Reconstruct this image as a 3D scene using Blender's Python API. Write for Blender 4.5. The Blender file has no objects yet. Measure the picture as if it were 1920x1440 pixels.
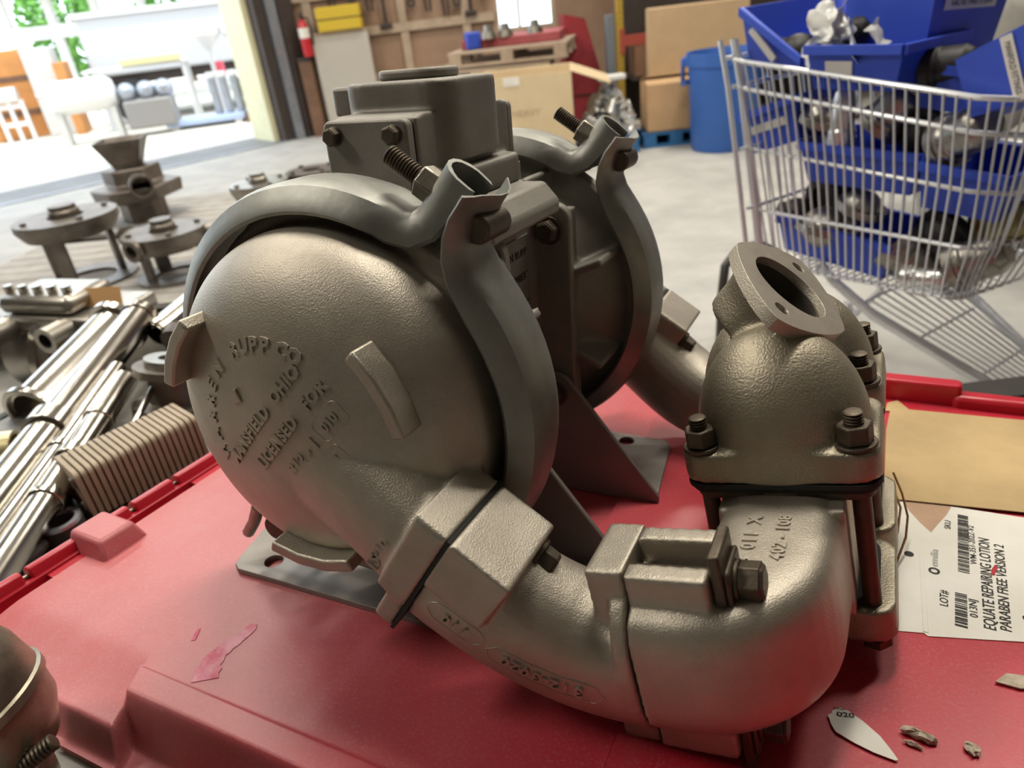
import bpy, bmesh, math, random
from mathutils import Matrix, Vector, Euler
from math import sin, cos, pi, radians, atan2, hypot, sqrt
random.seed(7)
SC = bpy.context.scene
COL = SC.collection

# ------------------------------------------------------------------ camera
CAMZ = 1.2
_down = Vector((295.0, 2430.0, 1331.0)).normalized()      # true vertical in camera axes (x right, y down, z forward)
_up = -_down
_ky = (Vector((0, 0, 1)) - _up * _up.z).normalized()
_kx = _ky.cross(_up)
_rows = [Vector((_kx[i], _ky[i], _up[i])) for i in range(3)]  # camera axes in the world
cam = bpy.data.cameras.new('camera')
cam.sensor_width = 36.0
cam.lens = 36.0 * 1331.0 / 1920.0
cam.clip_start = 0.02
cam.clip_end = 200
cam.dof.use_dof = True
cam.dof.focus_distance = 0.53
cam.dof.aperture_fstop = 7.2
camo = bpy.data.objects.new('camera', cam)
COL.objects.link(camo)
_x, _y, _z = _rows[0], -_rows[1], -_rows[2]
camo.matrix_world = Matrix(((_x.x, _y.x, _z.x, 0), (_x.y, _y.y, _z.y, 0), (_x.z, _y.z, _z.z, CAMZ), (0, 0, 0, 1)))
SC.camera = camo

# ------------------------------------------------------------------ sky, sun, room lamps, exposure
SC.view_settings.view_transform = 'Standard'
SC.view_settings.look = 'None'
SC.view_settings.exposure = -0.24
SC.view_settings.gamma = 1.0
SC.view_settings.use_curve_mapping = False
w = bpy.data.worlds.new('sky')
SC.world = w
w.use_nodes = True
nt = w.node_tree
bg = nt.nodes['Background']
bg.inputs['Color'].default_value = (0.80, 0.90, 1.0, 1)
bg.inputs['Strength'].default_value = 3.9

def lamp(name, kind, loc, rot, energy, color, **kw):
    l = bpy.data.lights.new(name, kind)
    l.energy = energy
    l.color = color
    for k, v in kw.items():
        setattr(l, k, v)
    o = bpy.data.objects.new(name, l)
    o.location = loc
    o.rotation_euler = rot
    COL.objects.link(o)
    return o
lamp('sun', 'SUN', (0, 0, 20), (radians(17), 0, radians(25)), 3.2, (1, .95, .86), angle=radians(1.0))
for i, (lx, ly) in enumerate(((0.55, 1.7), (-1.5, 3.4), (2.0, 5.0), (0.3, 7.2), (-2.9, 5.4), (-2.8, 0.9), (2.7, 2.4))):
    lamp('ceiling_lamp_light', 'AREA', (lx, ly, 3.93), (0, 0, radians(28)), 92 if i < 6 else 60, (1, .93, .81), shape='RECTANGLE', size=1.3, size_y=.32)

# ------------------------------------------------------------------ materials
MATS = {}
def mat(name, col, rough=.6, metal=0., bump=0., bscale=80., var=0., vscale=6., var_col=None, spec=.5, bdetail=3., rvar=0., emit=0., trans=0., coat=0., bdist=.002):
    m = bpy.data.materials.new(name)
    m.use_nodes = True
    n = m.node_tree
    b = n.nodes['Principled BSDF']
    b.inputs['Base Color'].default_value = (*col, 1)
    b.inputs['Roughness'].default_value = rough
    b.inputs['Metallic'].default_value = metal
    b.inputs['Specular IOR Level'].default_value = spec
    if coat: b.inputs['Coat Weight'].default_value = coat
    if trans:
        b.inputs['Transmission Weight'].default_value = trans
    if emit:
        b.inputs['Emission Color'].default_value = (*col, 1)
        b.inputs['Emission Strength'].default_value = emit
    tc = n.nodes.new('ShaderNodeTexCoord')
    if var or var_col:
        t = n.nodes.new('ShaderNodeTexNoise')
        t.inputs['Scale'].default_value = vscale
        t.inputs['Detail'].default_value = 6
        t.inputs['Roughness'].default_value = .65
        n.links.new(tc.outputs['Object'], t.inputs['Vector'])
        r = n.nodes.new('ShaderNodeValToRGB')
        r.color_ramp.elements[0].position = .35
        r.color_ramp.elements[1].position = .68
        c2 = var_col or tuple(min(1, c * (1 - var)) for c in col)
        r.color_ramp.elements[0].color = (*col, 1)
        r.color_ramp.elements[1].color = (*c2, 1)
        n.links.new(t.outputs['Fac'], r.inputs['Fac'])
        n.links.new(r.outputs['Color'], b.inputs['Base Color'])
        if rvar:
            mr = n.nodes.new('ShaderNodeMapRange')
            mr.inputs['To Min'].default_value = rough
            mr.inputs['To Max'].default_value = rough + rvar
            n.links.new(t.outputs['Fac'], mr.inputs['Value'])
            n.links.new(mr.outputs['Result'], b.inputs['Roughness'])
    if bump:
        t2 = n.nodes.new('ShaderNodeTexNoise')
        t2.inputs['Scale'].default_value = bscale
        t2.inputs['Detail'].default_value = bdetail
        n.links.new(tc.outputs['Object'], t2.inputs['Vector'])
        bp = n.nodes.new('ShaderNodeBump')
        bp.inputs['Strength'].default_value = bump
        bp.inputs['Distance'].default_value = bdist
        n.links.new(t2.outputs['Fac'], bp.inputs['Height'])
        n.links.new(bp.outputs['Normal'], b.inputs['Normal'])
    MATS[name] = m
    return m
CAST = mat('cast_aluminium', (.50, .455, .38), .46, .8, .5, 900, var_col=(.385, .345, .285), vscale=16, bdist=.0008, bdetail=4)
CASTD = mat('dusty_cast_aluminium', (.30, .28, .245), .55, .35, .3, 420, var_col=(.22, .204, .178), vscale=13, bdist=.0008)
SAND = mat('sandy_cast_iron', (.40, .356, .27), .47, .8, .5, 600, var_col=(.295, .26, .196), vscale=14, bdist=.0011)
ZINC = mat('dull_zinc_strap', (.33, .33, .30), .42, .8, .08, 120, var_col=(.23, .23, .21), vscale=18, rvar=.12)
BOLT = mat('oxidised_bolt_steel', (.135, .108, .078), .5, .75, .15, 300, var_col=(.09, .072, .055), vscale=40)
BOLTZ = mat('plain_bolt_steel', (.34, .31, .25), .38, .9, .1, 300, var=.3, vscale=40)
GASK = mat('black_gasket', (.02, .02, .018), .8)
STEEL = mat('painted_foot_steel', (.27, .25, .225), .5, .55, .08, 60, var_col=(.2, .18, .165), vscale=9)
PLATE = mat('aluminium_nameplate', (.3, .285, .25), .45, .7, .05, 60, var=.3, vscale=30)
INK = mat('dark_print', (.03, .028, .025), .8)

# ------------------------------------------------------------------ mesh helpers
class MB:
    def __init__(s): s.bm = bmesh.new()
    def add(s, verts, faces, T=None):
        vs = [s.bm.verts.new(T @ Vector(v) if T else v) for v in verts]
        out = []
        for f in faces:
            try: out.append(s.bm.faces.new([vs[i] for i in f]))
            except ValueError: pass
        return s
    def box(s, lo, hi, T=None):
        (a, b, c), (d, e, f) = lo, hi
        return s.add([(a, b, c), (d, b, c), (d, e, c), (a, e, c), (a, b, f), (d, b, f), (d, e, f), (a, e, f)],
                     [(3, 2, 1, 0), (4, 5, 6, 7), (0, 1, 5, 4), (1, 2, 6, 5), (2, 3, 7, 6), (3, 0, 4, 7)], T)
    def prism(s, poly, z0, z1, T=None):
        """polygon in local xy extruded along z"""
        n = len(poly)
        v = [(x, y, z0) for x, y in poly] + [(x, y, z1) for x, y in poly]
        ar = sum(poly[i][0] * poly[(i + 1) % n][1] - poly[(i + 1) % n][0] * poly[i][1] for i in range(n))
        fs = [tuple(range(n))[::-1], tuple(range(n, 2 * n))] + [(i, (i + 1) % n, n + (i + 1) % n, n + i) for i in range(n)]
        if ar * (z1 - z0) < 0: fs = [f[::-1] for f in fs]
        return s.add(v, fs, T)
    def lathe(s, prof, n=32, T=None, closed=False):
        """profile of (radius, z) revolved about local z; r=0 ends close"""
        v = []; rings = []
        for r, z in prof:
            if r < 1e-6:
                rings.append([len(v)]); v.append((0, 0, z))
            else:
                rings.append(list(range(len(v), len(v) + n)))
                v += [(r * cos(2 * pi * i / n), r * sin(2 * pi * i / n), z) for i in range(n)]
        fs = []
        pr = list(zip(rings, rings[1:])) + ([(rings[-1], rings[0])] if closed else [])
        for A, B in pr:
            for i in range(n):
                j = (i + 1) % n
                if len(A) == 1 and len(B) == 1: continue
                if len(A) == 1: fs.append((A[0], B[j], B[i]))
                elif len(B) == 1: fs.append((A[i], A[j], B[0]))
                else: fs.append((A[i], A[j], B[j], B[i]))
        return s.add(v, fs, T)
    def cyl(s, p0, p1, r0, r1=None, n=16, T=None):
        r1 = r0 if r1 is None else r1
        p0, p1 = Vector(p0), Vector(p1)
        M = axis_matrix(p0, p1 - p0)
        L = (p1 - p0).length
        return s.lathe([(0, 0), (r0, 0), (r1, L), (0, L)], n, T @ M if T else M)
    def sweep(s, frames, sec, T=None, cap=True, loop=False):
        """frames: list of (origin, xaxis, yaxis[, scale]); sec: closed 2D section"""
        n = len(sec); v = []
        for fr in frames:
            o, x, y = fr[:3]; k = fr[3] if len(fr) > 3 else 1.0
            for a, b in sec:
                v.append(o + x * (a * k) + y * (b * k))
        fs = []; m = len(frames)
        for i in range(m if loop else m - 1):
            for j in range(n):
                a, b = i * n + j, i * n + (j + 1) % n
                c, d = ((i + 1) % m) * n + j, ((i + 1) % m) * n + (j + 1) % n
                fs.append((a, b, d, c))
        if cap and not loop:
            fs.append(tuple(range(n))[::-1]); fs.append(tuple((m - 1) * n + j for j in range(n)))
        return s.add(v, fs, T)
    def tube(s, pts, r, n=8, T=None, loop=False):
        pts = [Vector(p) for p in pts]
        m = len(pts); fr = []; prev = None
        for i, p in enumerate(pts):
            if loop: t = pts[(i + 1) % m] - pts[i - 1]
            else: t = pts[min(i + 1, m - 1)] - pts[max(i - 1, 0)]
            t.normalize()
            if prev is None:
                x = t.orthogonal().normalized()
            else:
                x = (prev - t * prev.dot(t)).normalized()
            prev = x
            fr.append((p, x, t.cross(x)))
        sec = [(r * cos(2 * pi * k / n), r * sin(2 * pi * k / n)) for k in range(n)]
        return s.sweep(fr, sec, T, loop=loop)
    def sphere(s, c, r, n=16, sc=(1, 1, 1), T=None):
        M = Matrix.Translation(c) @ Matrix.Diagonal((*sc, 1))
        prof = [(r * sin(pi * i / (n // 2)), -r * cos(pi * i / (n // 2))) for i in range(n // 2 + 1)]
        prof[0] = (0, -r); prof[-1] = (0, r)
        return s.lathe(prof, n, T @ M if T else M)
    def hexbolt(s, p, d, af, h, washer=0., T=None, shank=0., sr=.004, wr=None):
        """hex head at p pointing along d, width across flats af"""
        M = axis_matrix(Vector(p), Vector(d)); M = T @ M if T else M
        z = 0.
        if washer:
            s.lathe([(0, 0), (wr or af * .62, 0), (wr or af * .62, washer), (0, washer)], 20, M); z = washer
        R = af / sqrt(3)
        hx = [(R * cos(pi / 3 * i + .3), R * sin(pi / 3 * i + .3)) for i in range(6)]
        s.prism(hx, z, z + h * .86, M)
        s.lathe([(0, z + h * .86), (R * .93, z + h * .86), (R * .80, z + h), (0, z + h)], 6, M @ Matrix.Rotation(.3, 4, 'Z'))
        return s
    def thread(s, p0, p1, r, pitch, n=14, T=None):
        p0, p1 = Vector(p0), Vector(p1)
        L = (p1 - p0).length; k = max(2, int(L / pitch)); prof = [(0, 0), (r * .8, 0)]
        for i in range(k):
            prof += [(r, (i + .35) * L / k), (r, (i + .6) * L / k), (r * .8, (i + .97) * L / k)]
        prof += [(r * .75, L), (0, L)]
        M = axis_matrix(p0, p1 - p0)
        return s.lathe(prof, n, T @ M if T else M)
    def xform(s, M):
        bmesh.ops.transform(s.bm, matrix=M, verts=s.bm.verts)
        if M.determinant() < 0: bmesh.ops.reverse_faces(s.bm, faces=s.bm.faces)
        return s
    def build(s, name, m, parent=None, bevel=0., seg=2, smooth=35., voxel=0., sm=0, **tags):
        me = bpy.data.meshes.new(name)
        s.bm.to_mesh(me); s.bm.free()
        me.materials.append(m)
        o = bpy.data.objects.new(name, me)
        COL.objects.link(o)
        if parent is not None: o.parent = parent
        if voxel:
            rm = o.modifiers.new('r', 'REMESH'); rm.mode = 'VOXEL'; rm.voxel_size = voxel
            if sm:
                q = o.modifiers.new('s', 'SMOOTH'); q.factor = .6; q.iterations = sm
            dg = bpy.context.evaluated_depsgraph_get()
            me2 = bpy.data.meshes.new_from_object(o.evaluated_get(dg))
            o.modifiers.clear(); o.data = me2; bpy.data.meshes.remove(me); me2.name = name; me = me2
            if not me.materials: me.materials.append(m)
            me.shade_smooth()
            return tagit(o, **tags)
        if bevel:
            bv = o.modifiers.new('b', 'BEVEL'); bv.width = bevel; bv.segments = seg; bv.limit_method = 'ANGLE'; bv.angle_limit = radians(30)
            bv.harden_normals = False
        me.shade_smooth()
        try: me.set_sharp_from_angle(angle=radians(smooth))
        except Exception: pass
        return tagit(o, **tags)
def axis_matrix(p, d):
    d = Vector(d).normalized()
    q = Vector((0, 0, 1)).rotation_difference(d) if d.z > -.9999 else Euler((pi, 0, 0)).to_quaternion()
    return Matrix.Translation(p) @ q.to_matrix().to_4x4()
def tagit(o, label=None, cat=None, group=None, kind=None):
    if label: o['label'] = label
    if cat: o['category'] = cat
    if group: o['group'] = group
    if kind: o['kind'] = kind
    return o
def thing(name, label, cat, loc=(0, 0, 0), rz=0., group=None, rot=None):
    o = bpy.data.objects.new(name, None)
    COL.objects.link(o)
    o.location = loc
    o.rotation_euler = rot or (0, 0, rz)
    o.empty_display_size = .05
    return tagit(o, label, cat, group)
def dup(root, loc=None, rot=None, scale=None, parent=None, **tags):
    r = root.copy(); COL.objects.link(r)
    if parent is not None: r.parent = parent
    if loc is not None: r.location = loc
    if rot is not None: r.rotation_euler = rot
    if scale is not None: r.scale = (scale,) * 3 if isinstance(scale, (int, float)) else scale
    tagit(r, **tags)
    for ch in list(root.children): dup(ch, parent=r)
    return r
def arc(c, r, a0, a1, n):
    return [(c[0] + r * cos(a0 + (a1 - a0) * i / n), c[1] + r * sin(a0 + (a1 - a0) * i / n)) for i in range(n + 1)]
def rrect(w, h, r, n=4, cx=0., cy=0.):
    p = []
    for sx, sy, a in ((1, 1, 0), (-1, 1, pi / 2), (-1, -1, pi), (1, -1, 3 * pi / 2)):
        p += arc((cx + sx * (w - r), cy + sy * (h - r)), r, a, a + pi / 2, n)
    return p
def sellipse(a, b, n, k=28):
    out = []
    for i in range(k):
        t = 2 * pi * i / k; c, s_ = cos(t), sin(t)
        out.append((a * math.copysign(abs(c) ** (2 / n), c), b * math.copysign(abs(s_) ** (2 / n), s_)))
    return out
def text_mesh(txt, size, depth=.0, font_res=3, bold=0., spacing=1.0):
    """returns (verts, faces) of text laid in xy with its baseline centre at the origin"""
    cu = bpy.data.curves.new('t', 'FONT'); cu.body = txt; cu.size = size; cu.extrude = depth; cu.resolution_u = font_res
    cu.align_x = 'CENTER'; cu.offset = bold; cu.space_character = spacing
    o = bpy.data.objects.new('t', cu); COL.objects.link(o)
    dg = bpy.context.evaluated_depsgraph_get()
    me = bpy.data.meshes.new_from_object(o.evaluated_get(dg))
    v = [tuple(q.co) for q in me.vertices]; f = [tuple(p.vertices) for p in me.polygons]
    bpy.data.objects.remove(o); bpy.data.curves.remove(cu); bpy.data.meshes.remove(me)
    return v, f
def put_text(mb, txt, size, fn, depth=.001, bold=.0, spacing=1.0):
    v, f = text_mesh(txt, size, depth, 2, bold, spacing)
    mb.add([fn(*q) for q in v], f)

# ------------------------------------------------------------------ diaphragm pump (own axes: x to its ports, y along its shaft, z up)
PYAW, PPIT = radians(28.65), radians(-4.6)
_A = Vector((sin(PYAW) * cos(PPIT), cos(PYAW) * cos(PPIT), sin(PPIT)))
_R = Vector((cos(PYAW), -sin(PYAW), 0))
_U = _R.cross(_A)
_C = Vector((-.138, .476, -.260 + CAMZ))
MP = Matrix(((_R.x, _A.x, _U.x, _C.x), (_R.y, _A.y, _U.y, _C.y), (_R.z, _A.z, _U.z, _C.z), (0, 0, 0, 1)))
def pump_frame(name, label, cat, local=(0, 0, 0), group=None, rz=0.):
    o = thing(name, label, cat, group=group)
    o.matrix_world = MP @ Matrix.Translation(local) @ Matrix.Rotation(rz, 4, 'Z')
    return o
PUMP = pump_frame('diaphragm_pump', 'grey cast metal double diaphragm pump standing on the red tote lid', 'pump')
MIR = Matrix.Translation((0, .356, 0)) @ Matrix.Diagonal((1, -1, 1, 1))
TA = Matrix(((1, 0, 0, 0), (0, 0, -1, 0), (0, 1, 0, 0), (0, 0, 0, 1)))     # local z -> -shaft
TP = Matrix(((1, 0, 0, 0), (0, 0, 1, 0), (0, 1, 0, 0), (0, 0, 0, 1)))      # local z -> +shaft (mirrors)
def mirrored(o, name=None, parent=PUMP):
    me = o.data.copy(); me.transform(MIR); me.flip_normals()
    c = o.copy(); c.data = me; COL.objects.link(c); c.parent = parent
    return c
def dome_y(rad):
    rad = min(rad, .1369); return .01 - .07 * (1 - (rad / .137) ** 2.3) ** (1 / 2.3)
J1 = Vector((.122, -.038, -.068)); D1 = Vector((.839, 0, -.545)); T1 = Vector((.545, 0, .839)); YA = Vector((0, 1, 0))
PHI = radians(11.5)
BLK = Matrix.Translation((.311, 0, -.028)) @ Matrix.Rotation(-PHI, 4, 'Y')
D2 = (BLK.to_3x3() @ Vector((1, 0, 0))); T2 = (BLK.to_3x3() @ Vector((0, 0, 1)))
J2 = BLK @ Vector((-.073, -.018, -.082))
FB1 = Matrix(((D1.x, 0, T1.x, J1.x), (0, 1, 0, J1.y), (D1.z, 0, T1.z, J1.z), (0, 0, 0, 1)))   # x along neck, y shaft, z across

def outer_chamber():
    m = MB()
    prof = [(0, -.034), (.149, -.034), (.149, -.022), (.137, -.0205), (.1372, -.014)]
    for i in range(1, 25):
        s = i / 24 * pi / 2
        prof.append((.137 * cos(s) ** (2 / 2.3) if i < 24 else 0, -(.01 - .07 * sin(s) ** (2 / 2.3))))
    m.lathe(prof, 96, TA)
    fr = []
    for i in range(9):
        t = i / 8
        o = Vector((.005, -.012, -.012)).lerp(J1 - D1 * .004 - T1 * .009, t)
        fr.append((o, YA, T1, 1.0 + .16 * (1 - t) ** 2))
    m.sweep(fr, sellipse(.041, .047, 2.4, 28))
    m.box((-.026, -.045, -.030), (-.0012, .027, .046), FB1)          # flange ears
    m.box((-.017, -.043, -.060), (-.0012, .032, .0), FB1)
    o = m.build('outer_chamber', CAST, PUMP, voxel=.0022, sm=7)
    for a0, a1, nm in ((11, 45, 'lug'), (129, 163, 'lug'), (250, 293, 'lug')):
        q = MB()
        pl = [(.1095 * cos(radians(t)), .1095 * sin(radians(t))) for t in (a0, a0 + (a1 - a0) / 3, a0 + 2 * (a1 - a0) / 3, a1)]
        pl += [(.0995 * cos(radians(t)), .0995 * sin(radians(t))) for t in (a1, a0 + 2 * (a1 - a0) / 3, a0 + (a1 - a0) / 3, a0)]
        q.prism(pl, .02, .0585, TA)
        q.build('lug', CAST, PUMP, bevel=.0018)
    return o
CH = outer_chamber()
lugs = [c for c in PUMP.children if c.name.startswith('lug')]
mirrored(CH)
for l in lugs: mirrored(l)

def elbow():
    m = MB(); fr = []
    P0, P3 = J1, J2; P1, P2 = J1 + D1 * .062, J2 - D2 * .062
    for i in range(17):
        t = i / 16; u = 1 - t
        o = P0 * u ** 3 + P1 * 3 * u * u * t + P2 * 3 * u * t * t + P3 * t ** 3
        d = ((P1 - P0) * u * u + (P2 - P1) * 2 * u * t + (P3 - P2) * t * t).normalized()
        tn = Vector((-d.z, 0, d.x)).normalized()
        fr.append((o + d * (.0012 if i == 0 else -.0008 if i == 16 else 0) - tn * .014, YA, tn))
    m.sweep(fr, sellipse(.042, .0455, 2.4, 32))
    m.box((.0012, -.045, .0), (.047, .027, .046), FB1)
    m.box((-.099, -.043, -.150), (-.0738, .012, -.013), BLK)
    m.prism([(y, z) for y, z in sellipse(.043, .0565, 2.6)], -.085, -.0738, BLK @ Matrix.Translation((0, -.018, -.082)) @ Matrix(((0, 0, 1, 0), (1, 0, 0, 0), (0, 1, 0, 0), (0, 0, 0, 1))))
    return m.build('elbow_pipe', CAST, PUMP, voxel=.0018, sm=6), fr
ELB, ELF = elbow()
mirrored(ELB)
g = MB(); g.box((-.0014, -.0435, -.058), (.0014, .030, .045), FB1)
gk = g.build('flange_gasket', GASK, PUMP); mirrored(gk)

def housing():
    m = MB(); fr = []
    pts = [(-.0725, -.018, 0), (-.055, -.018, 0)]
    c = (-.050, .030)
    for i in range(0, 13):
        t = pi / 2 * i / 12
        pts.append((c[0] + .048 * sin(t), c[1] - .048 * cos(t), t))
    pts += [(-.001, .06, pi / 2), (0, .11, pi / 2), (0, .172, pi / 2)]
    B3 = BLK.to_3x3()
    for x, y, t in pts:
        fr.append((BLK @ Vector((x, y, -.082)), B3 @ Vector((sin(t), -cos(t), 0)), B3 @ Vector((0, 0, 1))))
    m.sweep(fr, sellipse(.042, .0475, 4.6, 40))
    # forked ears for the joint bolt, above and below the barrel
    for z0, z1 in ((-.082, -.014), (-.150, -.082)):
        m.box((-.0725, -.045, z0), (-.022, -.030, z1), BLK)
        m.box((-.0725, -.010, z0), (-.022, .004, z1 + (.004 if z1 > -.1 else 0)), BLK)
        m.box((-.0725, -.034, z0 + .0), (-.066, -.006, z1 - (.012 if z1 > -.1 else -.0)), BLK)
    m.box((-.0725, -.034, -.082), (-.022, -.006, -.033), BLK)
    m.box((-.042, .07, -.124), (.042, .182, -.038), BLK)
    return m.build('valve_housing', CAST, PUMP, voxel=.0019, sm=5)
HOU = housing(); mirrored(HOU)

def dual(mb, name, m, mir=True, **k):
    o = mb.build(name, m, PUMP, **k)
    if mir: mirrored(o)
    return o
# joint bolts
g = MB(); g.hexbolt(J1 + D1 * .047 + T1 * .027 + YA * .014, D1, .0165, .012, .004, wr=.012)
dual(g, 'joint_bolt', BOLT, bevel=.0006, smooth=25)
g = MB(); g.hexbolt(J1 + D1 * .020 - T1 * .045 + YA * .004, D1, .0165, .012, .004, wr=.012)
dual(g, 'joint_bolt', BOLT, bevel=.0006, smooth=25)
for zc in (-.0285, -.1375):
    g = MB(); g.box((-.0218, -.038, zc - .027), (-.0145, -.004, zc + .027), BLK); g.prism(rrect(.016, .015, .003), -.0145, -.011, BLK @ Matrix.Translation((0, -.021, zc)) @ Matrix(((0, 0, 1, 0), (1, 0, 0, 0), (0, 1, 0, 0), (0, 0, 0, 1))))
    o = dual(g, 'clamp_washer', BOLT, bevel=.002)
    g = MB(); g.hexbolt((-.011, -.021, zc), (1, 0, 0), .021, .014, .0025, BLK, wr=.0125)
    dual(g, 'joint_bolt', BOLT, bevel=.0006, smooth=25)
    g = MB(); g.cyl((-.085, -.021, zc), (-.011, -.021, zc), .0062, T=BLK); dual(g, 'bolt_shank', BOLT)

# upper manifold: flanged domes joined by the port neck
m = MB()
for yy in (.1265, .2295):
    m.prism(rrect(.0665, .0470, .016, 5), -.024, 0, BLK @ Matrix.Translation((0, yy, 0)))
    m.sphere((0, yy + (.004 if yy < .178 else -.004), .000), 1, 40, (.0605, .0525, .0755), BLK)
m.sphere((-.004, .178, .0), 1, 32, (.05, .06, .066), BLK); m.sphere((-.014, .19, .0), 1, 32, (.054, .06, .072), BLK)
NP = Vector((.607, 0, .795)); E1 = Vector((.795, 0, -.607)); PC = Vector((.304, .178, .062))
FP = Matrix(((E1.x, 0, NP.x, PC.x), (0, 1, 0, PC.y), (E1.z, 0, NP.z, PC.z), (0, 0, 0, 1)))
m.lathe([(0, -.048), (.036, -.048), (.037, -.026), (.041, -.009), (0, -.009)], 40, FP)
MAN = m.build('discharge_manifold', SAND, PUMP, voxel=.0021, sm=14)
cut = MB(); cut.cyl((0, 0, -.0425), (0, 0, .02), .0318, n=40, T=FP); co = cut.build('cut', SAND, PUMP)
bo = MAN.modifiers.new('b', 'BOOLEAN'); bo.object = co; bo.solver = 'EXACT'
me = bpy.data.meshes.new_from_object(MAN.evaluated_get(bpy.context.evaluated_depsgraph_get())); MAN.modifiers.clear(); MAN.data = me; bpy.data.objects.remove(co)
me.shade_smooth(); me.set_sharp_from_angle(angle=radians(50))
g = MB(); g.lathe([(.0300, -.042), (.0312, -.0415), (.0312, -.006), (.0300, -.006)], 40, FP, closed=True); g.lathe([(0, -.0415), (.031, -.0415), (.031, -.040), (0, -.040)], 40, FP); g.build('port_bore', mat('dirty_shaded_bore', (.05, .042, .032), .6, .3), PUMP)  # added dark lining: bore dirt plus the shade of its depth put into the colour
# port flange: rhombic plate with a bore and two bolt holes
def ring_plate(poly_fn, holes, z0, z1, T, name, mt, r):
    k = 72; q = MB()
    out = [poly_fn(2 * pi * i / k) for i in range(k)]; inn = [(r * cos(2 * pi * i / k), r * sin(2 * pi * i / k)) for i in range(k)]
    q.sweep([(Vector((0, 0, z)), Vector((1, 0, 0)), Vector((0, 1, 0))) for z in (0,)], out, cap=False)
    v = []; f = []
    for ring, z in ((out, z1), (inn, z1), (inn, z0 - .002), (out, z0)): v += [(x, y, z) for x, y in ring]
    for a, b in ((0, 1), (1, 2), (3, 0)):
        for i in range(k):
            j = (i + 1) % k; f.append((a * k + i, a * k + j, b * k + j, b * k + i))
    for i in range(k):
        j = (i + 1) % k; f.append((2 * k + i, 2 * k + j, 3 * k + j, 3 * k + i))
    q.bm.free(); q = MB(); q.add(v, f)
    bmesh.ops.recalc_face_normals(q.bm, faces=q.bm.faces)
    cut = MB()
    for hx, hy, hr in holes: cut.cyl((hx, hy, z0 - .03), (hx, hy, z1 + .01), hr, n=20)
    co = cut.build('cut', mt); o = q.build(name, mt)
    b = o.modifiers.new('b', 'BOOLEAN'); b.object = co; b.operation = 'DIFFERENCE'; b.solver = 'EXACT'
    me = bpy.data.meshes.new_from_object(o.evaluated_get(bpy.context.evaluated_depsgraph_get()))
    o.modifiers.clear(); o.data = me; bpy.data.objects.remove(co)
    me.transform(T); o.parent = PUMP
    bv = o.modifiers.new('b', 'BEVEL'); bv.width = .0016; bv.segments = 2; bv.limit_method = 'ANGLE'; bv.angle_limit = radians(40)
    me.shade_smooth(); me.set_sharp_from_angle(angle=radians(35))
    return o
def rhomb(t, a=.051, b=.0735, n=1.42):
    c, s = cos(t), sin(t); k = (abs(c / a) ** n + abs(s / b) ** n) ** (-1 / n); return (c * k, s * k)
ring_plate(rhomb, ((0, -.0525, .0058), (0, .0525, .0058)), -.0095, 0, FP, 'port_flange', CAST, .0325)
# gaskets, lower manifold, studs
for yy in (.1265, .2295):
    for z0, z1, gw in ((-.0285, -.0245, -.001), (-.0325, -.029, -.003), (-.0385, -.033, -.0055)):
        g = MB(); g.prism(rrect(.0665 + gw, .0470 + gw, .014, 5), z0, z1, BLK @ Matrix.Translation((0, yy, 0)))
        g.build('gasket', GASK if z0 > -.036 else BOLT, PUMP, bevel=.0006)
    for sx in (-1, 1):
        for sy in ((-1,) if yy < .178 else (-1, 1)):
            x, y = sx * .0512, yy + sy * .034
            g = MB(); g.lathe([(0, 0), (.0135, 0), (.0135, .0028), (0, .0028)], 22, BLK @ Matrix.Translation((x, y, .0002)))
            g.build('washer', BOLT, PUMP, bevel=.0006)
            g = MB(); R_ = .0118
            g.prism([(R_ * cos(pi / 3 * i + .25 * sx), R_ * sin(pi / 3 * i + .25 * sx)) for i in range(6)], .003, .0165, BLK @ Matrix.Translation((x, y, 0)))
            g.build('nut', BOLT, PUMP, bevel=.0014, smooth=25)
            g = MB(); g.thread((x, y, .0165), (x, y, .0255), .0064, .0021, T=BLK); g.cyl((x, y, -.145), (x, y, .0165), .0063, T=BLK)
            g.build('stud', BOLT, PUMP, smooth=50)
            g = MB(); g.hexbolt((x, y, -.1565), (0, 0, -1), .019, .008, 0, BLK); g.build('stud_head', BOLT, PUMP)
m = MB()
for yy in (.1265, .2295):
    m.prism(rrect(.0665, .0470, .016, 5), -.155, -.128, BLK @ Matrix.Translation((0, yy, 0)))
    m.cyl((.0, yy, -.13), (0, yy, -.15), .045, T=BLK)
m.box((-.035, .12, -.154), (.035, .236, -.131), BLK)
m.build('suction_manifold', SAND, PUMP, voxel=.0021, sm=4)
for yy in (.1265, .2295):
    g = MB(); g.prism(rrect(.056, .040, .015, 5), -.1275, -.1245, BLK @ Matrix.Translation((0, yy, 0))); g.build('gasket', GASK, PUMP)

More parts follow.
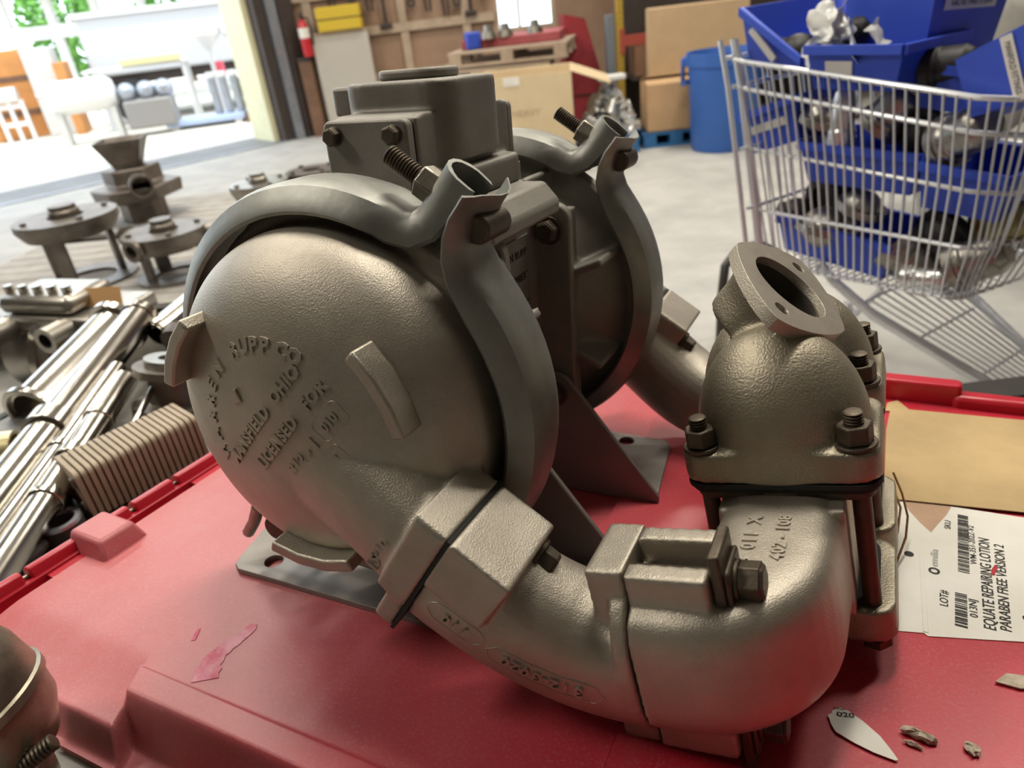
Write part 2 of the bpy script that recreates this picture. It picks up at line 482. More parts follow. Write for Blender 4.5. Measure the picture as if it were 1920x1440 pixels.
# inner chambers and centre section
m = MB()
pf = [(0, -.012), (.149, -.012), (.149, .002), (.138, .004), (.095, .052), (.088, .062), (0, .062)]
m.lathe([(r, -z) for r, z in pf][::-1], 72, TA @ Matrix.Translation((0, 0, -.044)))
for k in range(8):
    t = 2 * pi * k / 8 + .38
    m.box((.05, .085 - .045, -.004), (.14, .108, .004), Matrix.Rotation(-t, 4, 'Y') @ Matrix.Translation((0, 0, 0)))
m.box((-.098, .085, -.1), (.098, .108, .1))
IC = m.build('inner_chamber', CASTD, PUMP, voxel=.0025, sm=5); mirrored(IC)
m = MB()
m.prism(rrect(.1025, .108, .016, 5), -.116, -.105, TA); PLT = m.build('chamber_flange', CASTD, PUMP, bevel=.002); mirrored(PLT)
m = MB(); m.box((-.068, .113, -.10), (.068, .243, .10)); m.box((-.06, .115, .09), (.06, .241, .13)); m.box((-.05, .1, .115), (.05, .256, .145))
m.build('centre_block', CASTD, PUMP, voxel=.0025, sm=6)
m = MB(); m.prism([(.064, .106), (.105, .106), (.105, .118), (.092, .133), (.064, .133)], -.215, -.085, TA); m.build('bearing_rail', CASTD, PUMP, bevel=.003)
m = MB(); m.box((.0681, .135, .005), (.0695, .22, .085)); PLA = m.build('nameplate', PLATE, PUMP, bevel=.0005)
t = MB()
def np_(x, y, z): return Vector((.0698 + z, .178 + x, .045 + y))
for row, tx in enumerate(('WARREN RUPP', 'SERIAL NUMBER', 'PUMP')):
    put_text(t, tx, .0105 if row != 1 else .009, lambda x, y, z, r=row: np_(x, y + .022 - .022 * r, z), .0002)
for yy in (.02, -.008): t.box((.0696, .14, .045 + yy - .014), (.0699, .215, .045 + yy - .013))
t.build('nameplate_print', INK, PLA)
g = MB(); g.cyl((.06, .092, .085), (.098, .092, .085), .0155, .0155, 20); g.cyl((.098, .092, .085), (.106, .092, .085), .0145, .010, 20)
g.build('air_plug', BOLTZ, PUMP, bevel=.001)
for sx in (-1, 1):
    for sz in (-1, 1):
        g = MB(); g.hexbolt((sx * .083, .2392 if sz > 0 else .2335, sz * .0835), (0, -1, 0), .019, .011, .003, wr=.0135); dual(g, 'flange_bolt', BOLT, mir=False, bevel=.0008, smooth=25)
        g = MB(); g.hexbolt((sx * .083, .1168 if sz > 0 else .1225, sz * .0835), (0, 1, 0), .019, .011, .003, wr=.0135); dual(g, 'flange_bolt', BOLT, mir=False, bevel=.0008, smooth=25)
# feet: folded plates bolted to the chamber flanges
def foot(mir):
    m = MB()
    pl = [(-.192, -.196), (.192, -.196), (.192, -.186)]
    pl += arc((.083, -.080), .021, radians(28), radians(150), 6)[:4] + [(.05, -.075), (-.05, -.075)] + arc((-.083, -.080), .021, radians(30), radians(152), 6)[3:] + [(-.192, -.186)]
    m.prism(pl, -.1235, -.1175, TA)
    if mir: m.xform(MIR)
    o = m.build('foot', STEEL, PUMP, bevel=.0015)
    m = MB(); m.prism([(-.19, .1215), (.19, .1215), (.176, .01), (.168, -.002), (-.150, -.009), (-.158, -.004), (-.161, .004)], -.1965, -.1905)
    if mir: m.xform(MIR)
    q = m.build('foot_flange', STEEL, o)
    cut = MB()
    for hx in (-.124, .124):
        y = .0125; y = .356 - y if mir else y
        cut.cyl((hx, y, -.21), (hx, y, -.18), .0088, n=24)
    co = cut.build('cut', STEEL, PUMP)
    b = q.modifiers.new('h', 'BOOLEAN'); b.object = co; b.solver = 'EXACT'; b.operation = 'DIFFERENCE'
    me = bpy.data.meshes.new_from_object(q.evaluated_get(bpy.context.evaluated_depsgraph_get()))
    q.modifiers.clear(); q.data = me; bpy.data.objects.remove(co)
    bv = q.modifiers.new('b', 'BEVEL'); bv.width = .001; bv.segments = 2; bv.limit_method = 'ANGLE'; bv.angle_limit = radians(40)
foot(False); foot(True)

# air valve on top
m = MB()
def rbox(m, lo, hi, r=.012):
    c = [(lo[i] + hi[i]) / 2 for i in range(3)]
    m.prism(rrect((hi[0] - lo[0]) / 2, (hi[1] - lo[1]) / 2, r, 5), lo[2], hi[2], Matrix.Translation((c[0], c[1], 0)))
rbox(m, (-.053, .128, .16), (.053, .228, .2225), .026)
rbox(m, (-.040, .106, .12), (.040, .25, .2), .008)
rbox(m, (-.058, .112, .13), (.058, .244, .155), .012)
m.sphere((.0, .178, .2), 1, 24, (.05, .047, .0245))
m.box((-.040, .1, .142), (.040, .112, .198)); m.box((-.040, .244, .142), (.040, .256, .198))
m.build('valve_body', CASTD, PUMP, voxel=.0021, sm=7)
m = MB(); rbox(m, (-.034, .152, .222), (.03, .204, .2305), .02); m.build('valve_cap', CASTD, PUMP, bevel=.003, seg=3)
m = MB(); rbox(m, (-.085, .16, .196), (-.05, .2, .22), .008); m.build('exhaust_boss', CASTD, PUMP, bevel=.003)
m = MB(); m.prism(rrect(.0385, .0405, .006, 4, 0, .1575), -.099, -.0885, TA); VC = m.build('valve_cover', CASTD, PUMP, bevel=.002); mirrored(VC)
g = MB(); g.prism(rrect(.0378, .0398, .006, 4, 0, .1575), -.1005, -.099, TA); dual(g, 'cover_gasket', GASK)
for sx in (-1, 1):
    for z in (.187, .129):
        g = MB(); g.hexbolt((sx * .0275, .0885, z), (0, -1, 0), .0125, .0075, .0012, wr=.0075); dual(g, 'cover_bolt', BOLT, bevel=.0006, smooth=25)

# clamp bands
def clamp():
    W = .0325
    out = [(-W, -.0165), (-W * .96, -.0135), (-W * .84, -.0075), (-W * .68, -.0010), (-W * .45, .0014), (-W * .15, .0016), (W * .15, .0016), (W * .45, .0014), (W * .68, -.0010), (W * .84, -.0075), (W * .96, -.0135), (W, -.0165)]
    sec = out + [(x * .95, y - .0026) for x, y in out[::-1]]
    uo = [(-.0145, -.019), (-.0152, -.013), (-.0155, -.008), (-.0135, -.0010), (-.0085, .0045), (-.003, .0065), (.003, .0065), (.0085, .0045), (.0135, -.0010), (.0155, -.008), (.0152, -.013), (.0145, -.019)]
    usec = uo + [(x * .82, y - (.0028 if abs(x) < .0154 else 0)) for x, y in uo[::-1]]
    pts = []
    def pol(r, d): return Vector((r * cos(radians(d)), 0, r * sin(radians(d))))
    # from the right ear round the bottom to the left ear
    path = []
    e0, e1 = 47.3, 58.2
    path += [(.207, 48.6, 0), (.200, 48.5, 0), (.191, 48.0, 0), (.180, 46.6, 0), (.1715, 44.2, 0), (.1665, 40.5, 0)]
    for i in range(0, 73): path.append((.165, 36 - i * (360 - (70.5 - 36)) / 72, 0))
    path += [(.1645, 66.0, 0), (.1625, 62.6, 0), (.1640, 60.2, 0), (.170, 58.7, 0), (.180, 57.9, 0), (.192, 57.3, 0), (.206, 56.8, 0)]
    P3 = [pol(r, d) + Vector((0, W, 0)) for r, d, _ in path]
    n = len(P3); fr = []
    for i in range(n):
        tg = (P3[min(i + 1, n - 1)] - P3[max(i - 1, 0)]).normalized()
        # travelling clockwise: outward normal is on the left
        nr = Vector((-tg.z, 0, tg.x)).normalized()
        fr.append((P3[i], Vector((0, 1, 0)), nr))
    m = MB()
    v = []; k = len(sec)
    for i, (o, x, y) in enumerate(fr):
        e = min(i, n - 1 - i); f = min(1, max(0, (e - 1) / 6))
        left = i > n / 2
        for j in range(k):
            (a, b), (ua, ub) = sec[j], usec[j]
            if left: wv, d = ua + (a - ua) * f, ub + (b - ub) * f
            else:
                g_ = min(1, e / 5); waist = .30 * max(0, 1 - abs(e - 3.6) / 2.2)
                wv = a * (1 - waist * (1.0 if a > 0 else .15)); d = b * (.35 + .65 * f) + (1 - f) * .003 * sin(a / W * 3.4 + .4)
            v.append(o + x * wv + y * d)
    f_ = []
    for i in range(n - 1):
        for j in range(k):
            a, b = i * k + j, i * k + (j + 1) % k
            f_.append((a, b, b + k, a + k))
    f_.append(tuple(range(k))[::-1]); f_.append(tuple((n - 1) * k + j for j in range(k)))
    m.add(v, f_); bmesh.ops.recalc_face_normals(m.bm, faces=m.bm.faces)
    band = m.build('clamp_band', ZINC, PUMP, smooth=32)
    tip, head = Vector((.0606, W, .1805)), Vector((.1275, W, .1345))
    d = (head - tip).normalized()
    parts = [band]
    g = MB(); g.thread(tip, tip + d * .03, .0068, .0023); g.cyl(tip + d * .03, head, .0066)
    parts.append(g.build('clamp_bolt', BOLT, PUMP, smooth=50))
    g = MB(); hx = [(.0122 * cos(pi / 3 * i + .4), .0122 * sin(pi / 3 * i + .4)) for i in range(6)]
    g.prism(hx, .0, .0155, axis_matrix(tip + d * .0285, d)); parts.append(g.build('clamp_nut', BOLTZ, PUMP, bevel=.0012))
    g = MB(); g.cyl(head + Vector((0, -.012, 0)), head + Vector((0, .022, 0)), .0098, n=20); parts.append(g.build('bolt_trunnion', BOLT, PUMP, bevel=.002))
    g = MB(); g.tube([(-.118, .006, -.122), (-.130, .008, -.142), (-.139, .009, -.153), (-.145, .010, -.160)], .0058, 10); parts.append(g.build('band_hook', BOLTZ, PUMP, smooth=60))
    g = MB(); g.cyl((-.112, .012, -.150), (-.112, .05, -.150), .0125, n=18); parts.append(g.build('hinge_pin', BOLT, PUMP, bevel=.002))
    return parts
for o in clamp():
    c = o.copy(); COL.objects.link(c); c.parent = PUMP; c.location = (0, .291, 0)

# raised lettering
t = MB()
def on_dome(ang, rad0, size):
    def fn(x, y, z):
        r = rad0 + y; a = radians(ang) - x / rad0
        p = (r * cos(a), r * sin(a) + .003); return Vector((p[0], dome_y(hypot(*p)) - .0004 - (.0008 if z > 0 else -.001), p[1]))
    return fn
def row(ox, oz, deg=46.5):
    e = (cos(radians(deg)), sin(radians(deg))); d = (-e[1], e[0])
    def fn(x, y, z):
        p = (ox + e[0] * x + d[0] * y, oz + e[1] * x + d[1] * y)
        return Vector((p[0], dome_y(hypot(*p)) - .0004 - (.0008 if z > 0 else -.001), p[1]))
    return fn
for ch, ang in zip('WARREN', (199, 187, 175, 163, 151, 136)): put_text(t, ch, .0135, on_dome(ang, .062, 0), .001, .0006)
for ch, ang in zip('RUPP', (115, 106, 97.5, 89)): put_text(t, ch, .0135, on_dome(ang, .064, 0), .001, .0006)
for ch, ang in zip('CO', (77, 68)): put_text(t, ch, .0135, on_dome(ang, .064, 0), .001, .0006)
put_text(t, 'MANSFIELD  OHIO', .0128, row(-.0095, .0145), .001, .0006, 1.1)
put_text(t, 'LICENSED   FOR', .0128, row(.0155, .0115), .001, .0006, 1.1)
put_text(t, '010', .010, row(.050, .021), .001, .0004, 1.1)
put_text(t, '312 - 1', .0125, row(.024, -.009), .001, .0006, 1.1)
put_text(t, '3M1', .0125, row(.048, -.014), .001, .0006, 1.1)
t.build('raised_lettering', CAST, CH, smooth=20)
m = MB(); m.prism([(-.036, .024), (-.026, .028), (-.031, .038)], .05, .0595, TA); m.build('index_mark', CAST, CH, bevel=.001)
def stroke(fn, pts, r=.0007):
    fr = MB(); fr.tube([fn(x, y, 0) + Vector((0, -.0003, 0)) for x, y in pts], r, 5); fr.build('raised_border', CAST, CH, smooth=60)
stroke(row(.050, .021), rrect(.0145, .0085, .004, 3, 0, .0035) + [rrect(.0145, .0085, .004, 3, 0, .0035)[0]])
stroke(row(.048, -.014), rrect(.0165, .0095, .002, 2, 0, .0045) + [rrect(.0165, .0095, .002, 2, 0, .0045)[0]])
def on_elbow(s0, beta0, flip=True):
    """text wrapped on the near, lower side of the elbow barrel: s along the bend (0..1), beta round it"""
    def fn(x, y, z):
        if flip: x, y = -x, -y
        s = s0 + x / .155; s = max(0, min(.999, s)) * 16; i = int(s); f = s - i
        (o0, a0, t0), (o1, a1, t1) = [q[:3] for q in (ELF[i], ELF[min(i + 1, 16)])]
        o = o0.lerp(o1, f); tt = t0.lerp(t1, f).normalized()
        b = beta0 + y / .05; c, s_ = cos(b), sin(b)
        ra = (abs(c / .042) ** 2.4 + abs(s_ / .0455) ** 2.4) ** (-1 / 2.4) + .0003 + (.0013 if z > 0 else -.001)
        return o - YA * (c * ra) + tt * (s_ * ra)
    return fn
t = MB()
put_text(t, '110', .0125, on_elbow(.20, .06), .001, .0003, 1.15)
t.build('raised_part_number', CAST, ELB, smooth=20); t = MB()
put_text(t, '312-3020', .0135, on_elbow(.62, .0), .001, .0003, 1.1)
t.build('raised_part_number', CAST, ELB, smooth=20)
for s0, b0, wd, shp in ((.20, .06, .021, 0), (.62, .0, .040, 1)):
    fn = on_elbow(s0, b0)
    base = rrect(wd, .0098, .0094, 4, 0, .0045) if not shp else [(wd, .0047), (wd - .006, .0145), (-wd + .006, .0145), (-wd, .0047), (-wd + .006, -.0048), (wd - .006, -.0048)]
    base = base + [base[0]]
    pp = []
    for i in range(len(base) - 1):
        for k in range(3):
            pp.append((base[i][0] + (base[i + 1][0] - base[i][0]) * k / 3, base[i][1] + (base[i + 1][1] - base[i][1]) * k / 3))
    pp.append(base[0])
    fr = MB(); fr.tube([fn(x, y, 0) for x, y in pp], .0010, 5); fr.build('raised_border', CAST, ELB, smooth=60)
# marks on the neck and on the valve housing
t2 = MB()
def on_neck(x, y, z): return Vector((J1.x, -.0717 - (.0014 if z > 0 else -.0014), J1.z)) - D1 * (.040 - y) + T1 * (-.018 + x)
t3 = MB(); put_text(t3, '12-10', .0125, on_neck, .001, .0004, 1.15); t3.build('raised_neck_number', CAST, CH, smooth=20)
t3 = MB(); put_text(t3, '13 1', .0125, lambda x, y, z: on_neck(x - .006, y + .016, z), .001, .0004, 1.15); t3.build('raised_neck_number', CAST, CH, smooth=20)
def on_house(x, y, z): return BLK @ Vector((-.008 - y, .029 + x, -.0348 + (.0014 if z > 0 else -.0012)))
put_text(t2, '8  011  X', .0125, on_house, .001, .0004, 1.1)
put_text(t2, '402 - 108', .0115, lambda x, y, z: on_house(x + .004, y - .0185, z), .001, .0004, 1.1)
t2.build('raised_housing_number', CAST, HOU, smooth=20)

# ------------------------------------------------------------------ red tote the pump stands on, with what lies on its lid
def red_mat(name, c0, c1, r0, r1):
    m = bpy.data.materials.new(name); m.use_nodes = True; n = m.node_tree; L = n.links; b = n.nodes['Principled BSDF']
    tc = n.nodes.new('ShaderNodeTexCoord')
    def noise(sc, det, ro, st=None):
        t = n.nodes.new('ShaderNodeTexNoise'); t.inputs['Scale'].default_value = sc; t.inputs['Detail'].default_value = det; t.inputs['Roughness'].default_value = ro
        if st:
            mp = n.nodes.new('ShaderNodeMapping'); mp.inputs['Scale'].default_value = st; L.new(tc.outputs['Object'], mp.inputs['Vector']); L.new(mp.outputs['Vector'], t.inputs['Vector'])
        else: L.new(tc.outputs['Object'], t.inputs['Vector'])
        return t
    a = noise(5, 8, .7); s = noise(420, 3, .6); k = noise(14, 5, .6, (1, .22, 1))
    # settled dust: a film thicker towards the open side of the lid, broken by wiping and speckle
    sx = n.nodes.new('ShaderNodeSeparateXYZ'); L.new(tc.outputs['Object'], sx.inputs['Vector'])
    gx = n.nodes.new('ShaderNodeMapRange'); gx.inputs['From Min'].default_value = .3; gx.inputs['From Max'].default_value = -.1; gx.inputs['To Min'].default_value = .0; gx.inputs['To Max'].default_value = .52
    L.new(sx.outputs['X'], gx.inputs['Value'])
    def math_(op, x, y):
        q = n.nodes.new('ShaderNodeMath'); q.operation = op; q.use_clamp = True
        for i, v in enumerate((x, y)):
            if isinstance(v, (int, float)): q.inputs[i].default_value = v
            else: L.new(v, q.inputs[i])
        return q.outputs[0]
    f = math_('MULTIPLY', a.outputs['Fac'], 1.5)
    f = math_('MULTIPLY', f, gx.outputs['Result'])
    f = math_('ADD', f, math_('MULTIPLY', math_('SUBTRACT', s.outputs['Fac'], .52), .9))
    f = math_('ADD', f, math_('MULTIPLY', math_('SUBTRACT', k.outputs['Fac'], .58), .5))
    mx = n.nodes.new('ShaderNodeMix'); mx.data_type = 'RGBA'; mx.inputs['A'].default_value = (*c0, 1); mx.inputs['B'].default_value = (*c1, 1)
    L.new(f, mx.inputs['Factor']); L.new(mx.outputs['Result'], b.inputs['Base Color'])
    mr = n.nodes.new('ShaderNodeMapRange'); mr.inputs['To Min'].default_value = r0; mr.inputs['To Max'].default_value = r1; L.new(f, mr.inputs['Value']); L.new(mr.outputs['Result'], b.inputs['Roughness'])
    bp = n.nodes.new('ShaderNodeBump'); bp.inputs['Strength'].default_value = .12; bp.inputs['Distance'].default_value = .001
    t = noise(260, 3, .5); L.new(t.outputs['Fac'], bp.inputs['Height']); L.new(bp.outputs['Normal'], b.inputs['Normal'])
    b.inputs['Subsurface Weight'].default_value = .0
    MATS[name] = m
    return m
RED = red_mat('dusty_red_plastic', (.47, .014, .033), (.55, .31, .31), .34, .58)
REDB = mat('red_tote_plastic', (.50, .012, .03), .35, var=.15, vscale=9)
SCUFF = mat('scuffed_plastic', (.78, .36, .44), .6, var_col=(.60, .06, .13), vscale=45, bump=.3, bscale=300)
PAPER = mat('white_label_paper', (.80, .78, .72), .6, var_col=(.72, .69, .61), vscale=14, bump=.25, bscale=30, bdist=.002)
MANILA = mat('manila_card', (.52, .37, .175), .75, var_col=(.41, .29, .14), vscale=9, bump=.1, bscale=60)
KRAFT = mat('bare_kraft_patch', (.55, .36, .24), .8, var=.2, vscale=30)
COPPER = mat('copper_wire', (.30, .16, .08), .4, .9)
ZL = -.1966
TOTE = pump_frame('tote', 'red plastic tote with a dusty two-flap lid under the pump', 'tote')
def sstep(x, a, b):
    t = max(0, min(1, (x - a) / (b - a))); return t * t * (3 - 2 * t)
def lid_h(r, a):
    bead = sstep(r + (a + .13) * .55, -.1405, -.1345)          # raised bead along the front edge, ending in a step at the left
    hi = .0055 * sstep(a, -.1265, -.1305) - .045 * sstep(a, -.150, -.168) ** 1.1
    lo = -.007 * sstep(a, -.11, -.17) - .026 * sstep(a, -.173, -.186)
    h = hi * bead + lo * (1 - bead)
    for rr in (-.235, -.045):
        h += .0006 * (1 - sstep(abs(r - rr), .0, .004))
    h += .0009 * sstep(r, .02, .03) * (1 - sstep(a, .1, .2)) * (1 - sstep(a, -.115, -.125))
    return h
def lin(a, b, n): return [a + (b - a) * i / n for i in range(n + 1)]
def flap(nm, r0, r1, seam, dz, m):
    g = MB(); a_vals = lin(-.19, -.12, 48) + lin(-.117, -.06, 16) + lin(-.04, .565, 30)
    v = []; f = []
    for a in a_vals:
        s = seam(a)
        rs = lin(r0, -.165, 26) + lin(-.163, -.105, 44) + lin(-.10, s, 40) if r0 is not None else lin(s, r1, 90)
        nx = len(rs)
        for r in rs: v.append((r, a, ZL + dz + lid_h(r, a)))
    n = len(v); v += [(x, y, z - .006) for x, y, z in v]
    W = nx; Hn = len(a_vals)
    for j in range(Hn - 1):
        for i in range(W - 1):
            p = j * W + i; f.append((p, p + 1, p + W + 1, p + W)); f.append((n + p + W, n + p + W + 1, n + p + 1, n + p))
    for j in range(Hn - 1):
        p = j * W; f.append((p, p + W, n + p + W, n + p)); p = j * W + W - 1; f.append((p + W, p, n + p, n + p + W))
    for i in range(W - 1):
        f.append((i + 1, i, n + i, n + i + 1)); p = (Hn - 1) * W + i; f.append((p, p + 1, n + p + 1, n + p))
    g.add(v, f)
    return g.build(nm, m, TOTE, smooth=60)
def seam(a):
    return .152 + .086 * (1 - sstep(a, .055, .075)) - .022 * sstep(a, .2, .55)
flap('lid_flap', -.324, None, lambda a: seam(a) - .0006, 0, RED)
flap('lid_flap', None, .76, lambda a: seam(a) + .0006, .0034, RED)
# hinge: knuckle strip along the left edge
g = MB(); g.box((-.348, -.19, ZL - .03), (-.335, .56, ZL + .002)); g.box((-.336, -.19, ZL - .03), (-.3235, .56, ZL - .009)); g.build('hinge_channel', REDB, TOTE, bevel=.0015)
y = -.188; k = 0
while y < .55:
    ln = (.032, .052, .074)[k % 3]
    g = MB(); g.prism([(-.354, ZL - .02), (-.354, ZL + .008), (-.349, ZL + .0125), (-.3415, ZL + .0125), (-.339, ZL + .006), (-.339, ZL - .02)], -y, -(y + ln), TA @ Matrix.Translation((0, 0, 0)))
    g.build('hinge_knuckle', REDB, TOTE, bevel=.002)
    if k % 3 == 2:
        g = MB(); g.box((-.336, y + .01, ZL - .012), (-.3235, y + ln - .012, ZL - .0005)); g.build('hinge_web', REDB, TOTE, bevel=.0012)
    y += ln + .0065; k += 1
g = MB(); g.cyl((-.345, -.188, ZL + .004), (-.345, .555, ZL + .004), .0022, n=8); g.build('hinge_wire', BOLTZ, TOTE)
g = MB()
v = [(-.352, -.048, ZL - .01), (-.292, -.048, ZL - .004), (-.292, .006, ZL - .004), (-.352, .006, ZL - .01), (-.350, -.040, ZL + .021), (-.303, -.040, ZL + .0185), (-.303, -.001, ZL + .0185), (-.350, -.001, ZL + .021)]
g.add(v, [(3, 2, 1, 0), (4, 5, 6, 7), (0, 1, 5, 4), (1, 2, 6, 5), (2, 3, 7, 6), (3, 0, 4, 7)]); g.build('stacking_stop', RED, TOTE, bevel=.004, seg=3)
# back rims
g = MB(); g.box((-.33, .555, ZL - .03), (.42, .572, ZL + .012)); g.build('back_rim', REDB, TOTE, bevel=.004)
g = MB(); g.prism(rrect(.045, .012, .008, 4), ZL - .02, ZL + .030, Matrix.Translation((.434, .566, 0))); g.build('corner_block', REDB, TOTE, bevel=.003)
g = MB(); g.box((.47, .55, ZL - .03), (.62, .575, ZL + .0185)); g.build('back_rim', REDB, TOTE, bevel=.006)
# body of the tote
g = MB(); Q = [(-.30, -.150), (.71, -.150), (.71, .53), (-.30, .53)]; q = [(-.27, -.12), (.68, -.12), (.68, .50), (-.27, .50)]
g.add([(x, y, ZL - .036) for x, y in Q] + [(x, y, ZL - .58) for x, y in q], [(0, 1, 2, 3)[::1], (7, 6, 5, 4), (0, 4, 5, 1), (1, 5, 6, 2), (2, 6, 7, 3), (3, 7, 4, 0)])
bmesh.ops.recalc_face_normals(g.bm, faces=g.bm.faces)
g.build('body', REDB, TOTE, bevel=.01)
for dz in (.047, .075):
    g = MB(); g.box((-.33, -.170, ZL - dz - .006), (.73, -.148, ZL - dz)); g.build('rib', REDB, TOTE, bevel=.0015)
def patch(nm, poly, m, z=.0008, parent=None, th=.0006):
    g = MB(); g.prism(poly, ZL + z, ZL + z + th); return g.build(nm, m, parent or TOTE)
# scuffs: streaks rubbed into the plastic, a little proud of it
def streak(nm, pts, w0, w1, m):
    n = len(pts); L_ = []; R_ = []
    for i, (x, y) in enumerate(pts):
        t = i / (n - 1); x0, y0 = pts[max(0, i - 1)]; x1, y1 = pts[min(n - 1, i + 1)]; l = hypot(x1 - x0, y1 - y0); nx_, ny_ = -(y1 - y0) / l, (x1 - x0) / l
        ww = w0 + (w1 - w0) * t; ww *= .8 + .4 * random.random()
        L_.append((x + nx_ * ww, y + ny_ * ww)); R_.append((x - nx_ * ww, y - ny_ * ww))
    return patch(nm, R_ + L_[::-1], m, .0002, None, .0003)
streak('scuff_mark', [(-.0765 - .0145 * t - .006 * sin(t * 5), -.118 + .062 * t) for t in [i / 14 for i in range(15)]], .0115, .004, SCUFF)
streak('scuff_mark', [(-.121 - .006 * t, -.09 + .012 * t) for t in [i / 5 for i in range(6)]], .002, .0012, SCUFF)
# shipping label and cards
LBL = pump_frame('shipping_label', 'white lotion barcode label stuck on the lid right of the pump', 'label', (0, 0, .0034))
patch('label_sheet', [(.404, .1235), (.4275, .1295), (.43, .127), (.62, .183), (.62, .325), (.404, .318)], PAPER, .0006, LBL, .0008)
patch('kraft_patch', [(.4145, .318), (.4205, .298), (.4295, .281), (.4375, .2685), (.444, .285), (.452, .304), (.4575, .3225)], KRAFT, .0014, LBL, .0002)
g = MB(); g.box((.4268, .1305, ZL + .0014), (.4305, .235, ZL + .0019)); g.build('paper_fold', PAPER, LBL, bevel=.0003)
ink = MB(); EX, EY = (.054, .998), (-.998, .054)
def lid_text(mb, txt, p0, p1, h, bold=.0):
    """text running from p0 to p1 on the lid, capital height h"""
    v, f = text_mesh(txt, 1.0, 0, 3, bold)
    xs = [q[0] for q in v]; ys = [q[1] for q in v]; x0, x1 = min(xs), max(xs); hh = .7
    L = hypot(p1[0] - p0[0], p1[1] - p0[1]); e = ((p1[0] - p0[0]) / L, (p1[1] - p0[1]) / L); d = (-e[1], e[0])
    mb.add([Vector((p0[0] + e[0] * (q[0] - x0) / (x1 - x0) * L + d[0] * q[1] / hh * h, p0[1] + e[1] * (q[0] - x0) / (x1 - x0) * L + d[1] * q[1] / hh * h, ZL + .0017)) for q in v], f)
lid_text(ink, 'EQUATE REPAIRING LOTION', (.4765, .151), (.483, .274), .0082, .012)
lid_text(ink, 'PARABEN FREE VERSION 2', (.4867, .1535), (.4935, .2685), .0075, .012)
lid_text(ink, 'LOT#', (.4455, .167), (.4465, .187), .006, .01)
lid_text(ink, '013NJ', (.4655, .161), (.466, .183), .0055, .008)
lid_text(ink, 'SKU', (.4535, .279), (.4545, .293), .005, .008)
lid_text(ink, 'WM-351-202Z-V2', (.4705, .2315), (.4725, .2915), .0048, .006)
random.seed(11)
def bars(p0, p1, w):
    L = hypot(p1[0] - p0[0], p1[1] - p0[1]); e = ((p1[0] - p0[0]) / L, (p1[1] - p0[1]) / L); d = (e[1], -e[0]); s = 0
    while s < L:
        b = random.choice((.0008, .0011, .0016, .0022)); c = [(s, 0), (s + b, 0), (s + b, w), (s, w)]
        ink.add([Vector((p0[0] + e[0] * a + d[0] * q, p0[1] + e[1] * a + d[1] * q, ZL + .0017)) for a, q in c], [(0, 3, 2, 1)])
        s += b + random.choice((.0007, .001, .0016))
bars((.4490, .1465), (.4515, .1885), .0085); bars((.4555, .2172), (.461, .3085), .0085)
ink.lathe([(.0044, 0), (.0026, 0)], 18, Matrix.Translation((.4376, .2108, ZL + .0018)))
ink.lathe([(.0038, 0), (0, 0)], 14, Matrix.Translation((.4189, .2282, ZL + .0018)))
ink.tube([(.497, .172, ZL + .0018), (.4965, .1745, ZL + .0018), (.4995, .178, ZL + .0018)], .0007, 5)
ink.build('label_print', INK, LBL)
gi = MB(); lid_text(gi, 'emilia', (.4405, .2175), (.442, .243), .006, .004)
gi.build('label_logo_print', mat('pale_grey_print', (.34, .34, .34), .7), LBL)
g = MB(); g.prism([(.4797, .222), (.4822, .2215), (.4855, .2325), (.4838, .2365), (.481, .2295)], ZL + .0015, ZL + .002); g.build('torn_spot', REDB, LBL)
def flat_thing(nm, lb, cat, poly, m, z, th=.0006, lift=0.):
    o = pump_frame(nm, lb, cat, (0, 0, .0034)); g = MB(); n = len(poly)
    g.prism(poly, ZL + z, ZL + z + th); g.build('sheet', m, o); return o
flat_thing('manila_card', 'wide stained manila card lying across the top of the white label', 'card', [(.398, .3118), (.45, .319), (.62, .3425), (.62, .540), (.54, .5315), (.4035, .5215), (.399, .46)], MANILA, .0025, .0008)
flat_thing('manila_scrap', 'small pointed manila scrap showing behind the wide manila card', 'card', [(.398, .515), (.430, .515), (.4115, .549), (.400, .538)], MANILA, .0012)
flat_thing('label_scrap', 'torn white label scrap printed 020 at the bottom of the lid', 'paper', [(.3685, .0165), (.3678, .0195), (.3662, .0222), (.3688, .0248), (.3690, .0272), (.3710, .0295), (.374, .0318), (.376, .0308), (.3785, .0312), (.3880, .0258), (.3985, .0175), (.405, .0090), (.409, .0030), (.4075, .0018), (.395, .0030), (.383, .0060), (.372, .0105)], PAPER, .0022)
sc = [o for o in COL.objects if o.name == 'label_scrap'][0]
gi = MB(); lid_text(gi, '020', (.3722, .0236), (.3830, .0262), .0036, .01)
for v_ in gi.bm.verts: v_.co.z = ZL + .0032
for i in range(5): gi.box((.3695 + i * .0014, .0292 + i * .0002, ZL + .0030), (.3695 + i * .0014 + .0007, .0308, ZL + .0032))
gi.build('scrap_print', INK, sc)
FIBRE = mat('torn_paper_fibre', (.58, .50, .40), .9, var_col=(.36, .29, .22), vscale=120, bump=.8, bscale=160)
def crumb(nm, lb, c, sx, sy, sz, rz, seed):
    random.seed(seed); o = pump_frame(nm, lb, 'paper', (0, 0, .0034)); g = MB(); T = Matrix.Translation((c[0], c[1], ZL + .0014 + sz * .7)) @ Matrix.Rotation(rz, 4, 'Z')
    g.sphere((0, 0, 0), 1, 14, (sx, sy, sz), T)
    for q in g.bm.verts: q.co += Vector((random.uniform(-1, 1) * sx * .16, random.uniform(-1, 1) * sy * .3, random.uniform(-.4, 1) * sz * .5))
    g.build('crumpled_fibre', FIBRE, o, smooth=10)
